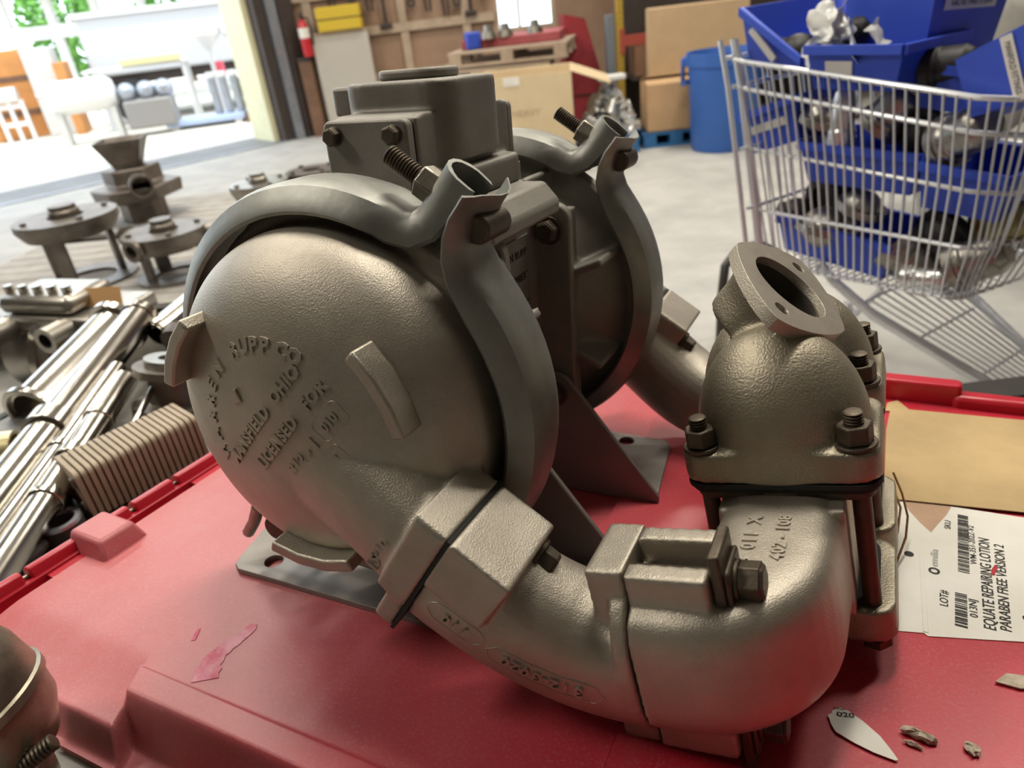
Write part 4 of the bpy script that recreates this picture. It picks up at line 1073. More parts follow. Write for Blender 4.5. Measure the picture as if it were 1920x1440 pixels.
parts_bin('big dark blue bin tipped upright on top of the cart load, long printed label', Vector((1.095, 1.88, .955)), Vector((.90, .43, -.05)).normalized(), Vector((-.43, .90, .0)).normalized(), Vector((.045, .022, .99)).normalized(), .29, .24, .20, label=(-.10, .108, .19, .026), words='VALVE PARTS BIN')
parts_bin('small blue bin tipped on its side at the right rim, printed label', cp(.585, .925, .10), *basis(1.15, -.05), .145, .13, .17, label=(-.066, .095, .13, .024), words='MANIFOLD FITTINGS')
parts_bin('blue bin with a slanting white label inside the left end of the cart', cp(.10, .755, .16), *basis(-.33, .0), .18, .20, .115, label=(-.07, .05, .12, .022))
parts_bin('long bright blue bin lying across the middle of the cart', cp(.34, .672, .20), *basis(.0, .0), .33, .26, .105)
parts_bin('dark blue bin to the right of the long middle bin', cp(.60, .645, .20), *basis(.05, .0), .20, .26, .11)
parts_bin('long blue bin at the bottom of the cart', cp(.30, .462, .18), *basis(.06, .0), .35, .24, .10)
parts_bin('dark blue bin half hidden under the tipped bin below the rim', cp(.53, .86, .22), *basis(.1, .0), .20, .22, .10)
def fitting(lb, p, d, r, ln, m, kind=0):
    t = thing('cast_fitting', lb, 'fitting', group='fittings lying in the cart'); t.matrix_world = axis_matrix(p, d)
    g = MB()
    if kind == 0: g.lathe([(0, 0), (r * 1.15, 0), (r * 1.15, ln * .2), (r, ln * .24), (r, ln * .8), (r * .7, ln), (0, ln)], 22); g.build('fitting_body', m, t, bevel=.004)
    else:
        g.sphere((0, 0, 0), r, 22, (1, 1, .85)); g.build('fitting_body', m, t)
    g = MB(); g.lathe([(r * .8, -.012), (r * 1.25, -.012), (r * 1.25, .008), (r * .8, .008)], 22, closed=True); g.build('collar', m, t)
    return t
DK = mat('black_cast_iron', (.035, .033, .032), .5, .4, var=.4, vscale=12)
for lb, (t_, z, s), d, r, ln, m, kd in (
    ('pale upright pipe fitting behind the upper cart wires', (.275, .785, .10), (0, 0, 1), .030, .12, SHINY, 0),
    ('dark round casting left of the pale upright fitting', (.20, .83, .13), (.3, 0, 1), .055, .08, DULL, 1),
    ('tapered grey casting right of the pale upright fitting', (.36, .82, .13), (.5, .2, .8), .05, .10, DULL, 0),
    ('black casting under the tipped dark bin', (.46, .80, .16), (.2, .9, .3), .06, .10, DK, 1),
    ('grey casting in the middle of the cart above the blue bins', (.54, .80, .12), (.7, -.3, .4), .05, .12, DULL, 0),
    ('domed pale casting standing on the bottom bin', (.345, .615, .12), (.3, .1, 1), .052, .1, DULL, 1),
    ('wide shiny dome lying in the bottom bin', (.255, .545, .11), (.1, .2, 1), .068, .1, DULL, 1),
    ('black drum shaped casting above the bottom bin', (.20, .60, .17), (.2, .9, .1), .052, .1, DK, 0),
    ('dark casting left of the shiny dome at the cart bottom', (.14, .56, .14), (.3, .3, 1), .05, .1, DK, 1),
    ('grey angled casting right of the bottom bin', (.46, .53, .12), (.6, .1, -.5), .055, .14, DULL, 0),
    ('black casting at the right of the cart bottom', (.55, .56, .16), (.2, .8, .3), .065, .12, DK, 1),
    ('brass rimmed casting by the cart nose', (.645, .615, .13), (.5, .6, .1), .045, .1, mat('brassy_casting', (.42, .36, .18), .4, .8), 0),
    ('flat grey casting at the bottom right corner of the cart', (.62, .52, .10), (.8, .2, .5), .05, .11, DULL, 0),
    ('small shiny elbow on the cart floor near the nose', (.52, .475, .08), (.9, .1, .1), .026, .09, SHINY, 0),
    ('dark fitting heaped in the large left bin, lower one', (.11, .99, .13), (.5, .2, 1), .05, .07, DK, 1),
    ('dark fitting heaped in the large left bin, upper one', (.17, 1.03, .19), (.2, .3, 1), .05, .07, DK, 1),
    ('dark tapered fitting beside the crumpled bag', (.225, .99, .15), (.6, .1, .6), .04, .09, DK, 0),
    ('black fitting in the bin under the tipped dark bin', (.46, .955, .13), (.9, .2, .1), .04, .09, DK, 0)):
    fitting(lb, cp(t_, z, s), TV * d[0] + NV * d[1] + ZV * d[2], r, ln, m, kd)
random.seed(21)
BAG = thing('plastic_bag', 'crumpled clear plastic bag spilling over the labelled bin', 'bag', cp(.30, 1.035, .10)); CLR = mat('milky_plastic_film', (.62, .62, .60), .25, var=.25, vscale=20)
for k in range(6):
    v = []; f = []; n_, m_ = 9, 6; c0 = Vector((random.uniform(-.08, .08), random.uniform(-.05, .05), random.uniform(-.02, .05)))
    u0 = Vector((random.uniform(-1, 1), random.uniform(-.6, .6), random.uniform(-1, 1))).normalized(); w0 = u0.orthogonal().normalized()
    g = MB()
    for i in range(n_):
        for j in range(m_):
            v.append(c0 + u0 * (i / n_ - .5) * .13 + w0 * (j / m_ - .5) * .08 + Vector((random.uniform(-1, 1), random.uniform(-1, 1), random.uniform(-1, 1))) * .011)
    g.add(v, [(i * m_ + j, i * m_ + j + 1, (i + 1) * m_ + j + 1, (i + 1) * m_ + j) for i in range(n_ - 1) for j in range(m_ - 1)])
    q = g.build('film_fold', CLR, BAG, smooth=80); q.modifiers.new('s', 'SOLIDIFY').thickness = .002; q.modifiers.new('u', 'SUBSURF').levels = 1
SB = thing('dust_sheet', 'grey rumpled dust sheet over stock behind the cart', 'sheet', (2.35, 3.1, 0)); g = MB()
random.seed(3); v = []; n_ = 18
for i in range(n_ + 1):
    for j in range(n_ + 1):
        x, y = i / n_ * 1.2 - .6, j / n_ * .8 - .4; v.append((x, y, max(.02, .98 * (1 - max(0, abs(x) - .38) * 2.6 - max(0, abs(y) - .2) * 2.2) + .03 * sin(9 * x + 5 * y) + random.uniform(-.012, .012))))
g.add(v, [(i * (n_ + 1) + j, (i + 1) * (n_ + 1) + j, (i + 1) * (n_ + 1) + j + 1, i * (n_ + 1) + j + 1) for i in range(n_) for j in range(n_)])
q = g.build('sheet_cloth', mat('grey_sheet', (.25, .24, .22), .8, var=.25, vscale=5), SB, smooth=80); q.modifiers.new('s', 'SOLIDIFY').thickness = .006
YBX = simple('yellow_carton', 'yellow brown carton on top of the grey dust sheet', 'box', 'carton_body', (-.12, -.1, 0), (.12, .1, .2), mat('ochre_board', (.50, .36, .10), .8), (2.42, 3.25, 1.0), .3)
# bent tube chair leg beyond the pump
BT = thing('bent_tube_frame', 'dark bent steel tube frame standing behind the pump manifold', 'frame', (.80, 2.30, 0)); STD = mat('dark_tube_steel', (.06, .055, .05), .45, .6)
g = MB(); g.tube([(-.03, 0, 0), (-.03, 0, .20), (-.015, .02, .30), (.03, .04, .34), (.12, .08, .345)], .016, 10); g.build('bent_tube', STD, BT)
g = MB(); g.tube([(.12, .08, .345), (.2, .1, .30), (.22, .11, 0)], .016, 10); g.build('bent_tube', STD, BT); g = MB(); g.tube([(-.03, 0, .16), (.21, .1, .16)], .008, 8); g.build('cross_bar', STD, BT)
# low grey timber stack right, behind the tote
TS = thing('timber_trestle', 'dark timber trestle on the floor behind the tote at the right', 'trestle', (1.12, 1.15, 0)); GW = mat('dark_greasy_timber', (.045, .04, .037), .8, var=.4, vscale=6)
for i, (x, y) in enumerate(((-.2, .1), (.12, .05), (.02, -.1), (.35, -.05))): g = MB(); g.box((x - .03, y - .03, 0), (x + .03, y + .03, .36)); g.build('trestle_leg', GW, TS)
g = MB(); g.box((-.25, .05, .30), (.5, .12, .38)); g.build('trestle_rail', GW, TS)
# ------------------------------------------------------------------ left: pallet bench with used sanitary parts
GREYW = mat('grey_weathered_plank', (.40, .38, .35), .8, var_col=(.27, .25, .23), vscale=6, bump=.15, bscale=50)
IRON = mat('brown_stained_steel', (.24, .215, .19), .45, .75, var_col=(.13, .105, .085), vscale=8)
STN = mat('stainless', (.62, .59, .53), .20, 1.0, var_col=(.45, .41, .36), vscale=7)
def deck(nm, lb, loc, rz, w, d, h, n, m):
    t = thing(nm, lb, 'pallet', loc, rz)
    for i in range(n):
        y = -d / 2 + (i + .5) * d / n; g = MB(); g.box((-w / 2, y - d / n * .46, h - .022), (w / 2, y + d / n * .46, h)); g.build('plank', m, t)
    for x in (-w / 2 + .05, 0, w / 2 - .05):
        g = MB(); g.box((x - .045, -d / 2, .0), (x + .045, d / 2, h - .022)); g.build('bearer', GW, t)
    return t
deck('plank_platform', 'low grey plank platform carrying the round castings', (-1.72, 3.22, 0), -.10, 1.5, 1.05, .30, 9, GREYW)
deck('plank_platform', 'far grey plank platform under the hopper casting', (-1.75, 4.35, 0), -.15, 1.5, .8, .28, 7, GREYW)
def stand_casting(lb, loc, rz, R, h, legs, m, cap=True):
    t = thing('ring_stand', lb, 'casting', loc, rz, 'round castings on the planks')
    g = MB(); g.lathe([(R * .35, h), (R, h), (R * 1.0, h - .03), (R * .86, h - .075), (R * .35, h - .075)], 36, closed=True); g.build('top_flange', m, t)
    if cap: g = MB(); g.lathe([(0, h), (R * .30, h), (R * .30, h + .02), (R * .26, h + .028), (R * .26, h + .045), (0, h + .045)], 20); g.build('hub_cap', m, t)
    for a in legs:
        g = MB(); T = Matrix.Rotation(a, 4, 'Z'); g.box((R * .62, -.028, .012), (R * .74, .028, h - .06), T); g.build('leg', m, t)
    g = MB(); g.lathe([(R * .55, 0), (R * .98, 0), (R * .98, .012), (R * .55, .012)], 32, closed=True); g.build('base_ring', m, t)
    for k in range(4):
        g = MB(); a = k * pi / 2 + .5; g.cyl((R * .8 * cos(a), R * .8 * sin(a), h), (R * .8 * cos(a), R * .8 * sin(a), h + .012), .013, n=6); g.build('bolt', m, t)
    return t
stand_casting('brown ring casting on two legs at the left, a small capped hub on top', (-1.80, 3.10, .30), .3, .205, .285, (.35, 2.6, 4.4), IRON)
S2 = stand_casting('ring casting with side pipes, in front of the hopper casting', (-1.37, 3.00, .30), .0, .17, .20, (.4, 2.4, 4.0), IRON)
for a, ln in ((2.7, .235), (.15, .33), (4.3, .19)):
    g = MB(); T = Matrix.Rotation(a, 4, 'Z'); g.lathe([(.026, .08), (.034, .08), (.034, ln - .02), (.045, ln - .02), (.045, ln), (.026, ln)], 16, Matrix.Translation((0, 0, .165)) @ T @ Matrix.Rotation(pi / 2, 4, 'Y'), closed=True); g.build('side_pipe', IRON, S2)
HP = thing('hopper_casting', 'brown casting topped by a flared square hopper with a round side port', 'casting', (-2.02, 4.28, .28))
g = MB(); g.lathe([(.0, 0), (.13, 0), (.13, .11), (.24, .13), (.25, .20), (.16, .215), (.16, .30), (.0, .30)], 6, Matrix.Rotation(.3, 4, 'Z')); g.build('housing', IRON, HP, bevel=.008)
g = MB(); w0, w1 = .06, .125
for s in range(4):
    T = Matrix.Rotation(s * pi / 2 + .2, 4, 'Z'); g.add([(w0, -w0, .29), (w0, w0, .29), (w1, w1, .45), (w1, -w1, .45), (w0 - .008, -w0, .29), (w0 - .008, w0, .29), (w1 - .008, w1, .45), (w1 - .008, -w1, .45)], [(0, 1, 2, 3), (7, 6, 5, 4), (0, 3, 7, 4), (1, 5, 6, 2), (3, 2, 6, 7)], T)
g.build('hopper', IRON, HP)
g = MB(); g.lathe([(.05, .08), (.062, .08), (.062, .25), (.05, .25)], 20, Matrix.Translation((.02, -.02, .22)) @ Matrix.Rotation(-pi / 2 + .5, 4, 'Z') @ Matrix.Rotation(pi / 2, 4, 'Y'), closed=True); g.build('side_port', IRON, HP)
stand_casting('far small ring casting just left of the pump band', (-1.17, 3.78, .30), .2, .15, .20, (.6, 2.8, 4.6), DULL)
stand_casting('far ring casting partly hidden by the pump band', (-.93, 3.95, .28), .2, .14, .22, (.6, 2.8, 4.6), IRON, False)
# big sanitary pump at the far left
SP = thing('sanitary_pump', 'large stainless pump at the left edge with a tan tag', 'pump', (-1.16, 1.86, .24), -.35)
g = MB(); g.lathe([(0, -.20), (.10, -.20), (.115, -.19), (.115, -.02), (.145, -.02), (.145, .02), (.12, .03), (.12, .16), (.0, .17)], 32, Matrix.Translation((0, 0, .22)) @ Matrix.Rotation(pi / 2, 4, 'Y')); g.build('pump_head', DULL, SP)
g = MB(); g.lathe([(.118, -.012), (.155, -.012), (.155, .012), (.118, .012)], 32, Matrix.Translation((-.03, 0, .22)) @ Matrix.Rotation(pi / 2, 4, 'Y'), closed=True); g.build('clamp_ring', STN, SP)
g = MB(); g.box((-.22, -.10, .32), (.20, .10, .36)); g.build('top_plate', DULL, SP, bevel=.01)
for x in (-.12, .08):
    g = MB(); g.lathe([(.02, 0), (.034, 0), (.034, .07), (.02, .07)], 18, Matrix.Translation((x, -.10, .33)) @ Matrix.Rotation(pi / 2, 4, 'X'), closed=True); g.build('port', DULL, SP)
g = MB(); g.box((-.15, -.09, .36), (.10, .07, .41)); g.build('gear_case', DULL, SP, bevel=.02)
for k in range(5):
    g = MB(); g.cyl((-.13 + .05 * k, -.05, .41), (-.13 + .05 * k, -.05, .43), .012, n=6); g.build('bolt', STN, SP)
for x in (-.14, .12): g = MB(); g.box((x - .03, -.1, 0), (x + .03, .1, .12)); g.build('foot', IRON, SP)
g = MB(); g.box((.10, -.128, .20), (.19, -.124, .27), Matrix.Rotation(0, 4, 'Z')); g.build('yellow_sticker', YEL, SP)
TAN = mat('tan_tag_card', (.62, .36, .16), .8)
TG = thing('paper_tag', 'tan card tag lying against the far left stainless pump', 'tag', (-1.045, 1.80, .605), -.2); g = MB(); g.box((-.06, -.003, -.04), (.06, .003, .045), Matrix.Rotation(-.3, 4, 'X')); g.build('card', TAN, TG); g = MB(); g.cyl((-.05, -.005, .03), (-.05, .004, .03), .006, n=8); g.build('eyelet', DULL, TG)
SB2 = simple('dark_crate', 'dark low crate under the stainless pump and chrome tubes', 'crate', 'crate_body', (-.62, -.36, 0), (.42, .62, .24), mat('dark_crate_paint', (.045, .052, .055), .7, var=.3, vscale=5), (-1.0, 1.72, 0), -.35, .02)
g = MB(); g.box((-.63, -.37, .20), (.43, .63, .24)); g.build('crate_rim', MATS['dark_crate_paint'], SB2)
BEN = simple('grey_bench', 'grey steel bench top beside the red tote at the lower left', 'bench', 'bench_top', (-.42, -.42, .50), (.22, .45, .55), mat('stained_bench_steel', (.28, .27, .25), .5, .5, var_col=(.14, .13, .12), vscale=9), (-.78, .93, 0), -.5, .004)
for x in (-.38, .18):
    for y in (-.38, .41): g = MB(); g.box((x - .02, y - .02, 0), (x + .02, y + .02, .5)); g.build('leg', GW, BEN)
# chrome sanitary tubes leaning in a bundle
def tube_thing(lb, p0, p1, r, rings=(), caps=True, m=None):
    p0, p1 = Vector(p0), Vector(p1); t = thing('sanitary_tube', lb, 'tube', group='chrome tubes leaning left of the tote'); t.matrix_world = axis_matrix(p0, p1 - p0); L = (p1 - p0).length
    g = MB(); g.lathe([(r * .86, 0), (r, 0), (r, L), (r * .86, L)], 28, closed=True); g.build('tube_wall', m or STN, t)
    for s, k, w_ in rings:
        g = MB(); g.lathe([(r * .99, s * L - w_), (r * k, s * L - w_), (r * k, s * L + w_), (r * .99, s * L + w_)], 28, closed=True); g.build('ferrule', m or STN, t, bevel=.002)
    return t
tube_thing('fat chrome tube with a flared collar, longest of the bundle', (-.805, .74, .595), (-.82, 1.55, .655), .034, ((.45, 1.22, .02), (.98, 1.12, .012)))
tube_thing('slim chrome tube beside the fat one', (-.755, .78, .60), (-.762, 1.28, .645), .016, ((.5, 1.2, .008),))
tube_thing('lower chrome tube nearest the finned block', (-.715, .72, .592), (-.735, 1.24, .635), .023, ((.35, 1.15, .006), (.55, 1.2, .014), (.75, 1.12, .006)))
tube_thing('thin steel rod under the bundle of chrome tubes', (-.665, 1.0, .60), (-.67, 1.28, .64), .006)
tube_thing('chrome tube running behind the pump band', (-.78, 1.50, .62), (-.55, 2.0, .72), .030, ((.02, 1.15, .008),))
tube_thing('short fat chrome cylinder behind the longest tube', (-.97, 1.30, .56), (-.90, 1.58, .62), .055, ((.0, 1.2, .008), (1.0, 1.2, .01)))
tube_thing('brassy threaded coupling at the left edge above the bench', (-.99, 1.06, .60), (-.88, 1.09, .585), .045, ((.1, 1.2, .012), (.8, .9, .01)), m=mat('pale_brass', (.60, .52, .30), .3, .9))
for lb, p, d in (('dark spool casting behind the chrome tubes', (-.68, 1.42, .60), (.3, .6, .3)), ('dark elbow casting under the pump band at the left', (-.58, 1.30, .58), (.5, .3, .2)), ('dark round cover below the spool casting', (-.66, 1.22, .56), (.2, .2, 1))):
    t = thing('spool_casting', lb, 'casting', group='dark castings behind the tubes'); t.matrix_world = axis_matrix(Vector(p), Vector(d))
    g = MB(); g.lathe([(0, 0), (.07, 0), (.07, .025), (.04, .03), (.04, .08), (.065, .085), (.065, .10), (0, .10)], 24); g.build('spool', IRON, t); g = MB(); g.lathe([(.02, .1), (.045, .1), (.045, .115), (.02, .115)], 20, closed=True); g.build('rim', DULL, t)
CV = thing('grey_cover', 'dark grey cloth covered machine part between tubes and tote', 'cover', (-.44, 1.46, 0)); g = MB(); g.prism(rrect(.12, .14, .05, 4), 0, .60); g.build('cover_body', mat('grey_cover_cloth', (.15, .14, .13), .8, var=.3, vscale=6), CV, bevel=.02); g = MB(); g.prism(rrect(.125, .145, .05, 4), .55, .57); g.build('hem', DARK, CV)
# plate heat exchanger: the finned block
FB = thing('plate_exchanger', 'tan finned plate block lying behind the tote hinge', 'exchanger', (-.635, 1.01, .551), .785); FB.scale = (.64, .64, .64)
FINM = mat('tan_fin_paint', (.42, .34, .25), .6, .2, var=.2, vscale=12)
for k in range(20):
    g = MB(); x = -.15 + k * .0155; g.prism(rrect(.075, .07, .018, 3), x, x + .0105, Matrix.Translation((0, 0, .072)) @ Matrix(((0, 0, 1, 0), (1, 0, 0, 0), (0, 1, 0, 0), (0, 0, 0, 1)))); g.build('fin', FINM, FB)
g = MB(); g.box((-.152, -.06, .02), (.16, .06, .125)); g.build('core', FINM, FB)
for z in (.04, .11): g = MB(); g.cyl((-.158, -.045, z), (-.148, -.045, z), .014, n=12); g.build('port_plug', IRON, FB); g = MB(); g.cyl((-.158, .045, z), (-.148, .045, z), .014, n=12); g.build('port_plug', IRON, FB)
# small things on the bench
WH = thing('hand_wheel', 'dark spoked hand wheel at the left edge of the bench', 'wheel', (-.785, .845, .565), .3)
def torus(g, R, r, n=28, T=None): g.tube([(R * cos(2 * pi * i / n), R * sin(2 * pi * i / n), 0) for i in range(n)], r, 8, T, loop=True)
g = MB(); torus(g, .068, .009); g.build('rim', DARK, WH); g = MB(); torus(g, .050, .005); g.build('inner_ring', GALV, WH)
for k in range(3): g = MB(); a = k * 2.09; g.tube([(0, 0, 0), (.06 * cos(a), .06 * sin(a), 0)], .006, 6); g.build('spoke', DARK, WH)
g = MB(); g.cyl((0, 0, -.012), (0, 0, .014), .018, n=14); g.build('hub', DARK, WH)
RG = thing('bearing_ring', 'dark ring with a bright steel rim on the bench beside the tote', 'ring', (-.705, .885, .551)); g = MB(); g.lathe([(.020, 0), (.031, 0), (.031, .026), (.020, .026)], 26, closed=True); g.build('sleeve', DARK, RG); g = MB(); g.lathe([(.021, .026), (.0315, .026), (.0305, .031), (.022, .031)], 26, closed=True); g.build('bright_rim', mat('bright_steel_rim', (.6, .62, .68), .3, .9), RG)
BK = simple('black_block', 'small black block behind the bearing ring on the bench', 'block', 'block_body', (-.03, -.022, 0), (.03, .022, .04), DARK, (-.755, .945, .551), .5, .005); g = MB(); g.box((-.031, -.0225, .030), (.031, .0225, .034)); g.build('chipped_edge', GALV, BK)
# near left: pipe end with its clamp, close to the camera
NP_ = thing('clamped_pipe', 'tan sanitary pipe with a dull round clamp cap at the lower left corner', 'pipe', (-.404, .335, .74))
CL = mat('tarnished_clamp_steel', (.40, .37, .28), .38, .85, var_col=(.22, .19, .15), vscale=26, bump=.15, bscale=120)
ND = Vector((-.28, .10, 1)).normalized(); NB = Vector((.0, .0, .062))
T = axis_matrix(NB, ND)
g = MB(); g.lathe([(0, .03), (.042, .03), (.042, .30), (0, .30)], 36, T); g.build('pipe', mat('tan_pipe_steel', (.33, .27, .20), .4, .8, var=.2, vscale=14), NP_)
g = MB(); g.lathe([(.043, .058), (.0475, .060), (.0475, .064), (.043, .066)], 36, T, closed=True); g.build('gasket_ring', GASK, NP_)
g = MB(); g.lathe([(0, -.052), (.028, -.05), (.046, -.038), (.058, -.014), (.0605, .012), (.058, .036), (.052, .052), (.0465, .058), (.043, .058), (0, .058)], 40, T); g.build('clamp_cap', CL, NP_)
g = MB(); g.lathe([(.0595, .004), (.0625, .006), (.0625, .012), (.0595, .014)], 40, T, closed=True); g.build('cap_bead', CL, NP_)
g = MB(); g.box((-.03, -.055, -.075), (.03, -.03, -.02), Matrix.Rotation(.5, 4, 'Z') @ Matrix.Translation((0, -.0, .04))); g.build('clamp_lug', CL, NP_, bevel=.008)
bt = MB(); b0, b1 = Vector((.034, -.032, .040)), Vector((.070, -.012, .056)); bt.thread(b0, b1, .0062, .0028); bt.build('clamp_bolt', BOLT, NP_, smooth=50)
g = MB(); g.hexbolt(b0 - (b1 - b0).normalized() * .002, b1 - b0, .026, .012); g.build('clamp_nut', BOLT, NP_, bevel=.001)
g = MB(); g.cyl((-.0, 0, -.02), (0, 0, .04), .035, .04, 24); g.build('pipe_foot', CL, NP_)
NB2 = simple('low_stool', 'grey stool holding the clamped pipe, below the picture corner', 'stool', 'seat', (-.13, -.13, .69), (.13, .13, .72), MATS['stained_bench_steel'], (-.44, .26, 0), .2, .006)
for x in (-.1, .1):
    for y in (-.1, .1): g = MB(); g.box((x - .015, y - .015, 0), (x + .015, y + .015, .69)); g.build('leg', GW, NB2)

# ------------------------------------------------------------------ outside the big door
WHT = mat('white_painted_steel', (.70, .70, .68), .5); ORG = mat('orange_crate_wood', (.62, .27, .08), .7, var=.25, vscale=3); GRYP = mat('light_grey_panel', (.55, .55, .53), .6)
GRN = mat('green_leaves', (.10, .30, .05), .7, var_col=(.2, .42, .08), vscale=9)
t = simple('orange_crate', 'orange brown wooden crate at the far left of the yard', 'crate', 'crate_body', (-.45, -.35, 0), (.35, .35, 1.30), ORG, (-7.55, 12.9, -.012), .5, .02)
for z in (.35, .85): g = MB(); g.box((-.46, -.36, z), (.36, .36, z + .08)); g.build('batten', BROWN, t)
t = simple('grey_cabinet', 'grey panel cabinet right of the orange crate', 'cabinet', 'cabinet_body', (-.2, -.3, 0), (.2, .3, 1.28), GRYP, (-6.80, 12.75, -.012), .3, .02)
g = MB(); g.box((-.2, -.31, .60), (.2, -.3, .66)); g.build('white_band', WHT, t)
t = simple('orange_door', 'narrow orange board standing right of the grey cabinet', 'board', 'board_panel', (-.07, -.3, 0), (.07, .3, 1.05), ORG, (-6.42, 12.55, -.012), .3, .01)
t = thing('white_rack', 'white lattice frame standing in front of the orange crate', 'rack', (-7.25, 12.3, -.012), .3)
for x in (-.22, -.04, .14): g = MB(); g.box((x - .03, -.03, 0), (x + .03, .03, .60)); g.build('upright', WHT, t)
for z in (.22, .48): g = MB(); g.box((-.25, -.025, z), (.17, .025, z + .07)); g.build('cross_rail', WHT, t)
g = MB(); g.cyl((-.35, 0, .68), (.12, 0, .68), .11, n=16); g.build('white_roll', WHT, t)
t = thing('white_tank', 'white horizontal tank on legs in the yard', 'tank', (-5.50, 11.0, -.012), .3)
g = MB(); g.lathe([(0, -.46), (.16, -.43), (.22, -.34), (.22, .34), (.16, .43), (0, .46)], 28, Matrix.Translation((0, 0, .62)) @ Matrix.Rotation(pi / 2, 4, 'Y')); g.build('vessel', WHT, t)
for x in (-.35, .35): g = MB(); g.box((x - .04, -.15, 0), (x + .04, .15, .45)); g.build('saddle_leg', GRYP, t)
t = thing('steel_table', 'bright steel table behind the white tank', 'table', (-5.1, 12.1, -.012), .25)
g = MB(); g.box((-.7, -.35, .86), (.75, .35, .90)); g.build('table_top', WHT, t)
for x in (-.65, .7):
    for y in (-.3, .3): g = MB(); g.box((x - .03, y - .03, 0), (x + .03, y + .03, .86)); g.build('leg', WHT, t)
t = simple('yellow_beam', 'pale yellow beam resting on the steel table edge', 'beam', 'beam_body', (-.42, -.06, 0), (.42, .06, .09), mat('pale_yellow_paint', (.75, .68, .35), .5), (-4.75, 11.85, .889), .2, .01)
t = thing('grey_machine', 'grey bolted machine under the table', 'machine', (-4.66, 11.2, -.012), .2)
g = MB(); g.box((-.35, -.2, .10), (.3, .2, .48)); g.build('machine_base', mat('machine_grey', (.25, .24, .23), .5), t, bevel=.03)
for x in (-.28, -.02, .22): g = MB(); g.sphere((x, 0, .58), .13, 14); g.build('round_housing', GALV, t)
t = simple('trailer_bed', 'large white tipper bed filling the back of the yard', 'trailer', 'bed_side', (-1.6, -1.0, .75), (1.15, 1.0, 1.62), mat('white_bed_paint', (.55, .56, .58), .5), (-4.75, 14.1, -.012), .2, .04)
g = MB(); g.box((-1.65, -1.05, 1.60), (1.2, 1.05, 1.68)); g.build('top_rail', WHT, t); g = MB(); g.box((-1.6, -.9, .60), (1.35, .9, .74)); g.build('chassis', DARK, t)
for x in (-1.1, .9): g = MB(); g.cyl((x, -1.0, .34), (x, -.75, .34), .34, n=24); g.build('wheel', RUB, t)
t = simple('white_van', 'plain white van body right of the tipper bed', 'van', 'van_body', (-.9, -1.2, .35), (.9, 1.2, 2.2), WHT, (-2.2, 16.0, -.012), .1, .15)
for x in (-.88, .88): g = MB(); g.cyl((x * .8, -1.0, .32), (x, -1.0, .32), .32, n=20); g.build('wheel', RUB, t)
g = MB(); g.box((-.7, -1.215, 1.3), (.7, -1.2, 1.9)); g.build('windscreen', GALV, t)
for k, (x, y) in enumerate(((-3.95, 12.15), (-3.5, 12.2))):
    t = thing('steel_hopper', ('bright cone hopper on a post, the left of two', 'bright cone hopper on a post, the right of two')[k], 'hopper', (x, y, -.012), .3 * k)
    g = MB(); g.lathe([(.03, .95), (.22, 1.18), (.22, 1.27), (.20, 1.27), (.02, .97)], 20, closed=True); g.build('cone', WHT, t); g = MB(); g.cyl((0, 0, .0), (0, 0, .98), .045, n=12); g.build('post', WHT, t)
    g = MB(); g.cyl((0, 0, 0), (0, 0, .05), .2, n=20); g.build('foot_plate', GRYP, t)
for k in range(4):
    t = thing('steel_cylinder', 'bright upright steel cylinder beside the hoppers', 'cylinder', (-3.82 + .16 * k, 11.45, .12), 0, 'steel cylinders in the yard'); g = MB(); g.cyl((0, 0, 0), (0, 0, .55 - .04 * (k % 2)), .06, n=16); g.build('shell', GALV, t); g = MB(); g.cyl((0, 0, .5), (0, 0, .57), .065, n=16); g.build('cap', WHT, t)
t = simple('blue_skid', 'low blue skid under the steel cylinders', 'skid', 'skid_deck', (-.62, -.25, .05), (.50, .25, .13), mat('pale_blue_paint', (.40, .5, .72), .5), (-3.95, 11.45, -.012), .12, .01)
for x in (-.5, .4): g = MB(); g.box((x - .05, -.25, 0), (x + .05, .25, .05)); g.build('runner', GRYP, t)
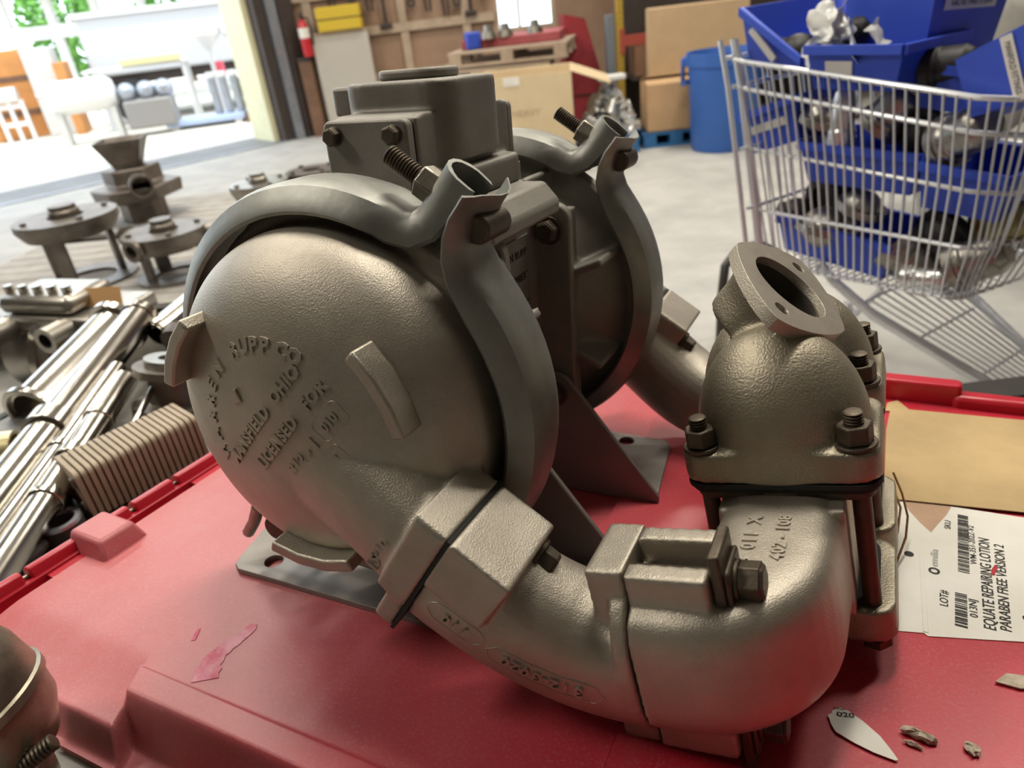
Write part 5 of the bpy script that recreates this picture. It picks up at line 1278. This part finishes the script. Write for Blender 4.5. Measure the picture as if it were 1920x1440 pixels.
t = simple('red_nozzle', 'thin red rod standing between hoppers and cylinders', 'rod', 'rod_shaft', (-.02, -.02, 0), (.02, .02, .8), mat('pink_red_paint', (.6, .08, .12), .5), (-3.72, 11.7, -.012)); g = MB(); g.box((-.05, -.05, .62), (.05, .05, .82)); g.build('rod_head', MATS['pink_red_paint'], t)
t = carton('cream_carton', 'cream carton on a board by the door post', (-3.12, 11.45, .10), .2, .5, .4, .48, mat('cream_board', (.74, .68, .48), .7)); t = simple('wood_board', 'brown board under the cream carton', 'board', 'board_plank', (-.3, -.25, 0), (.3, .25, .11), BROWN, (-3.12, 11.42, -.012), .2)
t = thing('white_shelter', 'white frame shelter with open bays along the back of the yard', 'shelter', (-6.2, 18.2, -.012))
for k in range(8): g = MB(); g.box((-4 + k * 1.0, -.08, 0), (-3.84 + k * 1.0, .08, 2.4)); g.build('post', WHT, t)
g = MB(); g.box((-4.1, -.1, 1.45), (3.4, .1, 1.72)); g.build('rail', WHT, t); g = MB(); g.box((-4.1, -1.2, 2.4), (3.4, 1.2, 2.5)); g.build('roof', WHT, t)
random.seed(9)
for k, (x, y, h) in enumerate(((-10.6, 21.5, 3.6), (-8.2, 23.2, 4.1), (-5.9, 21.4, 3.8), (-3.6, 23.0, 3.5), (-1.3, 21.6, 4.0))):
    t = thing('hedge_tree', ('leftmost green tree behind the white shelter', 'second green tree from the left behind the shelter', 'middle green tree behind the white shelter', 'second green tree from the right behind the shelter', 'rightmost green tree behind the white van')[k], 'tree', (x, y, -.012))
    g = MB()
    for i in range(1400):
        a, b, r_ = random.uniform(0, 6.28), random.uniform(-1, 1), random.uniform(.6, 1) ; q = Vector((cos(a) * sqrt(1 - b * b) * 1.0, sin(a) * sqrt(1 - b * b) * .9, h * .55 + b * h * .42)) * 1.0
        q.x *= r_; q.y *= r_; u = Vector((random.gauss(0, 1), random.gauss(0, 1), random.gauss(0, 1))).normalized() * .11; w_ = u.orthogonal().normalized() * .07
        g.add([q - u, q + w_, q + u, q - w_], [(0, 1, 2, 3)])
    g.build('foliage', GRN, t, kind='stuff'); g = MB(); g.cyl((0, 0, 0), (0, 0, h * .5), .09, .06, 8); g.build('trunk', BROWN, t)
